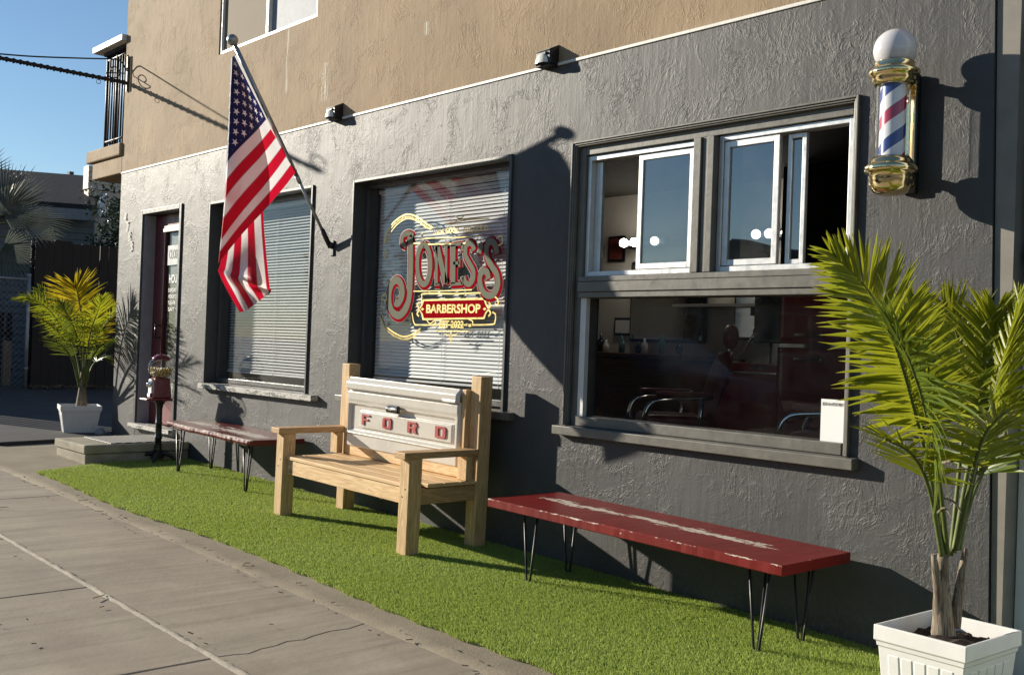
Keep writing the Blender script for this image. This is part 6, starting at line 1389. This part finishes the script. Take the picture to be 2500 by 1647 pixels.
rbld = thing("block_building", "white painted block building set back beyond the right end of the wall", "building", (2, 0.5, 0))
g = MB(); g.box(-1.742, 6.0, 0.12, 0.6, -0.4, 6.0); g.build("block_wall", mt, rbld)
ex = lambda z: -1.805 - 0.021 * (z - 1.0)
g = MB(); g.hexa([(ex(-.4), 0.012, -.4), (ex(6), 0.012, 6), (ex(-.4), 0.42, -.4), (ex(6), 0.42, 6), (-1.746, 0.012, -.4), (-1.746, 0.012, 6), (-1.746, 0.42, -.4), (-1.746, 0.42, 6)]); g.build("corner_post", plain("taupe_corner_board", (0.22, 0.20, 0.17), 0.6), rbld)
sh = thing("black_shutter", "black steel shutter panel with hinge pegs at the right edge above the planter", "shutter", (-1.2, 0.2, 1.6))
g = MB(); g.box(-1.685, -0.9, 0.055, 0.115, 1.50, 2.62); g.build("panel", M['black_gloss'], sh, bevel=0.006)
for z in (2.46, 1.665): g = MB(); g.tube([(-1.725, 0.08, z), (-1.66, 0.08, z)], 0.022, 12); g.build("hinge_peg", M['black_metal'], sh)

# ------------------------------------------------------------------ inside the shop
IF = 0.30
def barber_chair(x, y, rz, label):
    t = thing("barber_chair", label, "barber chair", (x, y, IF), (0, 0, rz), group="oxblood barber chairs"); t.scale = (0.86, 0.86, 0.86)
    L = dict(local=True)
    g = MB(); g.lathe([(0.001, 0.0), (0.30, 0.0), (0.30, 0.02), (0.26, 0.05), (0.07, 0.09), (0.055, 0.12), (0.055, 0.34), (0.10, 0.38), (0.001, 0.381)], (0, 0, 0), 28); g.build("pedestal", M['chrome'], t, **L)
    g = MB(); g.box(-0.27, 0.27, -0.27, 0.27, 0.40, 0.47); g.build("seat_frame", M['chrome'], t, bevel=0.02, **L)
    g = MB(); g.box(-0.26, 0.26, -0.27, 0.25, 0.475, 0.60); g.build("seat", M['red_leather'], t, bevel=0.045, seg=4, **L)
    g = MB(); rows = []
    for i in range(15):
        v = i / 14; z = 0.58 + 0.52 * v; hw = 0.24 * math.sqrt(max(0.02, 1 - abs(2 * v - 0.9) ** 3.2 * 0.75)); yb = 0.24 + 0.16 * v
        rows.append([(hw * math.cos(a), yb + 0.055 * math.sin(a), z) for a in np.linspace(0, 2 * math.pi, 21)])
    g.grid(rows); n_ = len(g.v); g.f.append(tuple(range(n_ - 21, n_ - 1))); g.mi.append(0); g.sm.append(True); g.build("backrest", M['red_leather'], t, **L)
    g = MB(); rows = []
    for i in range(11):
        a = -math.pi / 2 + math.pi * i / 10; rows.append([((0.13 * math.cos(u) * math.cos(a) ** 0.6 if math.cos(a) > 0 else 0), 0.43 + 0.055 * math.sin(u) * max(0, math.cos(a)), 1.22 + 0.10 * math.sin(a)) for u in np.linspace(0, 6.283, 17)])
    g.grid(rows); g.build("headrest", M['red_leather'], t, **L)
    g = MB(); g.tube([(0, 0.42, 1.05), (0, 0.44, 1.2)], 0.015, 8); g.build("headrest_post", M['chrome'], t, **L)
    for s_ in (-1, 1):
        g = MB(); g.tube(catmull([(s_ * 0.30, -0.26, 0.44), (s_ * 0.31, -0.30, 0.58), (s_ * 0.31, -0.24, 0.70), (s_ * 0.31, -0.05, 0.73), (s_ * 0.30, 0.22, 0.75)], 24), 0.022, 10)
        g.tube([(s_ * 0.30, 0.12, 0.44), (s_ * 0.31, 0.14, 0.74)], 0.018, 10); am = g.build("arm_frame", M['chrome'], t, **L)
        g = MB(); g.box(s_ * 0.31 - 0.04, s_ * 0.31 + 0.04, -0.22, 0.20, 0.745, 0.785); g.build("arm_pad", M['red_leather'], am, bevel=0.018, seg=3, **L)
    g = MB(); g.tube([(-0.2, -0.28, 0.43), (-0.2, -0.52, 0.14)], 0.014, 8); g.tube([(0.2, -0.28, 0.43), (0.2, -0.52, 0.14)], 0.014, 8); g.box(-0.24, 0.24, -0.60, -0.42, 0.12, 0.145); g.build("footrest", M['chrome'], t, bevel=0.005, **L)
    return t
barber_chair(-4.52, 1.38, R(-38), "oxblood barber chair at the left of the wide window before the counter")
barber_chair(-3.12, 1.10, R(-72), "oxblood barber chair at the right of the wide window behind the notice")
fr = thing("retro_fridge", "dark red rounded retro refrigerator inside the shop behind the right barber chair", "refrigerator", (-3.95, 2.45, IF))
g = MB(); g.box(-4.28, -3.68, 2.20, 2.75, IF + 0.04, 1.30); g.build("lower_door", M['fridge_red'], fr, bevel=0.05, seg=4)
g = MB(); g.box(-4.28, -3.68, 2.20, 2.75, 1.315, 1.78); g.build("upper_door", M['fridge_red'], fr, bevel=0.05, seg=4)
g = MB(); g.box(-4.275, -3.685, 2.215, 2.74, 1.295, 1.32); g.build("chrome_trim", M['chrome'], fr)
for z in (1.385, 1.215): g = MB(); g.box(-4.12, -3.90, 2.165, 2.196, z - 0.017, z + 0.017); g.build("handle", M['chrome'], fr, bevel=0.008)
ct = thing("tool_cabinet", "dark red tool cabinet inside the shop between the two barber chairs", "cabinet", (-4.68, 2.6, IF))
g = MB(); g.box(-4.98, -4.40, 2.40, 2.85, IF + 0.05, 1.17); g.build("carcass", M['fridge_red'], ct, bevel=0.01)
g = MB(); g.box(-4.975, -4.405, 2.392, 2.399, 1.095, 1.105); g.build("drawer_rail", M['chrome'], ct)
g = MB(); text_into(g, "HUSKY", -4.62, 1.125, 0.14, 0.028, 2.393, 0.02); g.build("badge", plain("grey_badge", (0.35, 0.34, 0.34), 0.4), ct)
lm_ = thing("desk_lamp", "thin chrome desk lamp standing on the red tool cabinet", "lamp", (-4.86, 2.55, 1.17))
g = MB(); g.lathe([(0.001, 0.02), (0.06, 0.018), (0.06, 0.0)], (-4.86, 2.55, 1.173), 16); g.tube([(-4.86, 2.55, 1.18), (-4.68, 2.50, 1.41)], 0.006, 8); g.build("stem", M['chrome'], lm_)
g = MB(); g.lathe([(0.004, 0.025), (0.014, 0.01), (0.020, -0.012)], (-4.675, 2.495, 1.415), 14); g.build("shade", M['chrome'], lm_)
cn = thing("back_counter", "brown wooden counter along the back wall inside the shop", "counter", (-6.7, 3.4, IF))
g = MB(); g.box(-7.9, -5.95, 3.20, 3.74, 1.16, 1.205); g.build("countertop", M['brown_wood'], cn, bevel=0.005)
g = MB(); g.box(-7.88, -5.98, 3.26, 3.74, IF + 0.02, 1.158); g.build("cupboard", M['brown_wood'], cn)
for i in range(9):
    x = -7.5 + 0.165 * i; hh = 0.10 + 0.09 * ((i * 37) % 5) / 4
    g = MB(); g.lathe([(0.001, 0), (0.030, 0), (0.032, hh * 0.6), (0.012, hh * 0.75), (0.012, hh), (0.001, hh)], (x, 3.36 + 0.05 * (i % 3), 1.207), 12)
    setp(g.build("bottle", [M['plastic_white'], plain("teal_bottle", (0.10, 0.22, 0.22), 0.2), M['black_gloss']][i % 3], None), "small barber bottle standing in the row on the back counter", "bottle", "bottles on the back counter")
def wall_mirror(x, w, z0, z1, label):
    t = thing("wall_mirror", label, "mirror", (x, 3.72, z0), group=None)
    g = MB(); g.box(x - w / 2, x + w / 2, 3.705, 3.745, z0, z1); g.build("frame", M['black_gloss'], t, bevel=0.02, seg=3)
    g = MB(); g.box(x - w / 2 + 0.03, x + w / 2 - 0.03, 3.698, 3.7045, z0 + 0.03, z1 - 0.03); g.build("silvered_glass", M['mirror'], t)
wall_mirror(-6.55, 0.95, 1.32, 2.12, "wide dark framed mirror over the back counter, left of the shop")
wall_mirror(-5.55, 0.42, 1.36, 1.78, "small dark framed mirror on the back wall right of the counter")
g = MB(); g.box(-5.03, -4.70, 2.985, 3.0, 1.33, 1.80); t = thing("standing_mirror", "rounded black framed mirror reflecting the bright street beside the red fridge", "mirror", (-4.87, 3.0, 1.33)); g.build("frame", M['black_gloss'], t, bevel=0.006)
g = MB(); g.box(-5.015, -4.715, 2.980, 2.984, 1.345, 1.785); g.build("silvered_glass", M['mirror'], t)
g = MB(); g.tube([(-4.87, 2.995, 0.32), (-4.87, 2.995, 1.33)], 0.012, 8); g.box(-5.02, -4.72, 2.9, 3.1, 0.305, 0.33); g.build("stand", M['black_metal'], t)
mt, nt, b = newmat("lit_bulb"); b.inputs["Emission Color"].default_value = (1.0, 0.93, 0.82, 1); b.inputs["Emission Strength"].default_value = 20.0
for k, (x, lab) in enumerate(((-6.72, "row of three lit globe bulbs seen through the left slider opening"), (-5.21, "row of three lit globe bulbs seen through the right slider glass"))):
    t = thing("vanity_light", lab, "vanity light", (x, 3.7, 2.28), group="lit vanity lights on the back wall")
    g = MB(); g.box(x - 0.30, x + 0.30, 3.50, 3.745, 2.25, 2.31); g.build("back_bar", M['fence_dark'], t, bevel=0.005)
    for dx in ((-0.18, -0.045, 0.21) if k == 0 else (-0.155, -0.02, 0.15)):
        g = MB(); g.lathe([(0.001, 0.042)] + [(0.042 * math.sin(a), 0.042 * math.cos(a)) for a in np.linspace(0.15, 3.0, 12)] + [(0.001, -0.042)], (x + dx, 3.45, 2.28), 18); g.build("bulb", mt, t)
for x, z, w_, h_, lab in ((-7.10, 1.38, 0.28, 0.18, "small framed certificate above the left end of the back counter"), (-7.25, 2.13, 0.22, 0.26, "small red framed picture high on the back wall")):
    t = thing("wall_picture", lab, "picture", (x, 3.74, z))
    g = MB(); g.box(x - w_ / 2, x + w_ / 2, 3.725, 3.748, z, z + h_); g.build("frame", M['black_gloss'], t, bevel=0.004)
    g = MB(); g.box(x - w_ / 2 + 0.025, x + w_ / 2 - 0.025, 3.719, 3.7245, z + 0.025, z + h_ - 0.025); g.build("print", M['paper'] if 'certificate' in lab else plain("dark_red_print", (0.2, 0.04, 0.03), 0.6), t)
sf = thing("wall_shelf", "narrow white shelf with small items over the back counter", "shelf", (-5.8, 3.6, 1.55))
g = MB(); g.box(-6.35, -5.35, 3.55, 3.745, 1.66, 1.685); g.build("board", M['white_paint'], sf)
for k in range(2): g = MB(); g.box(-6.2 + 0.7 * k, -6.18 + 0.7 * k, 3.60, 3.745, 1.58, 1.658); g.build("shelf_bracket", M['black_metal'], sf)

# ------------------------------------------------------------------ across the street (what the panes mirror)
def street_house(x, y, w, d, hw, hr, label, wc):
    t = thing("street_house", label, "house", (x, y, 0), group="houses across the street")
    g = MB(); g.box(x - w / 2, x + w / 2, y - d, y, -0.3, hw); g.build("wall", plain("street_house_paint", wc, 0.7), t)
    g = MB(); g.prism([(x - w / 2 - 0.4, hw), (x + w / 2 + 0.4, hw), (x, hw + hr)], y - d - 0.3, y + 0.4); g.build("roof", M['shingle'], t)
    for k in (-1, 1):
        g = MB(); g.box(x + k * w * 0.25 - 0.6, x + k * w * 0.25 + 0.6, y, y + 0.05, 1.2, 2.5); f_ = g.build("window", M['fascia'], t)
        g = MB(); g.box(x + k * w * 0.25 - 0.5, x + k * w * 0.25 + 0.5, y + 0.05, y + 0.06, 1.3, 2.4); g.build("pane", M['black_gloss'], f_)
    g = MB(); g.box(x - 0.5, x + 0.5, y, y + 0.06, 0, 2.1); g.build("door", M['brown_wood'], t)
for i, (x, y, w, d, hw, hr, wc, lab) in enumerate(((-30, -21, 9, 9, 2.9, 1.7, (0.4, 0.36, 0.3), "beige gabled house across the street, farthest to the left"), (-19, -22, 8, 9, 2.8, 1.9, (0.25, 0.3, 0.33), "blue-grey gabled house across the street"), (-8.5, -22, 8.5, 9, 2.9, 1.6, (0.5, 0.48, 0.43), "cream gabled house across the street"), (4, -22, 10, 9, 2.9, 1.9, (0.33, 0.27, 0.22), "brown gabled house across the street, farthest to the right"))):
    street_house(x, y, w, d, hw, hr, lab, wc)
for i, (x, y, zc, r_, lab) in enumerate(((-40, -26, 4.6, 2.6, "dark street tree across the road at the far left"), (-34, -17.5, 3.4, 1.9, "dark street tree across the road before the beige house"), (-25, -18, 3.6, 2.0, "dark street tree across the road between two houses"), (-14, -19.5, 3.0, 1.7, "dark street tree across the road by the cream house"))):
    leafy("street_tree", lab, "tree", (x, y, zc), r_, 1500, 0.30, M['far_leaf'], seed=40 + i, group="trees across the street")
car = thing("parked_car", "dark blue car parked at the kerb, mirrored in the wide window", "car", (-9.5, -6.0, -0.02))
prof = [(-2.1, 0.35), (-2.15, 0.62), (-2.0, 0.80), (-1.2, 0.92), (-0.55, 1.38), (0.75, 1.42), (1.45, 1.0), (2.05, 0.92), (2.2, 0.6), (2.12, 0.35)]
g = MB(); rows = []
for yy, k in ((-0.86, 0.93), (-0.80, 1.0), (0, 1.02), (0.80, 1.0), (0.86, 0.93)): rows.append([(-9.5 + px * (0.98 if abs(yy) > 0.8 else 1), -6.0 + yy, (0.35 + (pz_ - 0.35) * k)) for px, pz_ in prof] )
g.grid(rows); g.f.append(tuple(range(10))); g.mi.append(0); g.sm.append(False); g.f.append(tuple(40 + i for i in reversed(range(10)))); g.mi.append(0); g.sm.append(False)
g.build("car_body", plain("dark_blue_car_paint", (0.02, 0.03, 0.06), 0.15, coat=0.6), car)
for s_ in (-1, 1):
    g = MB(); g.prism([(-10.45, 0.95), (-10.0, 1.30), (-8.82, 1.33), (-8.25, 1.02)], -6.0 + s_ * 0.865 - 0.004, -6.0 + s_ * 0.865 + 0.004); g.build("side_window", M['black_gloss'], car)
    for px in (-1.35, 1.35):
        g = MB(); g.lathe([(0.001, -0.1), (0.20, -0.1), (0.31, -0.09), (0.31, 0.09), (0.20, 0.1), (0.001, 0.1)], (-9.5 + px, -6.0 + s_ * 0.78, 0.24), 24, axis='y'); wh = g.build("wheel", M['black_metal'], car)
        g = MB(); g.lathe([(0.001, 0.0), (0.17, 0.0), (0.19, 0.02)], (-9.5 + px, -6.0 + s_ * 0.89, 0.24), 20, axis='y'); g.build("rim", M['alu'], wh)
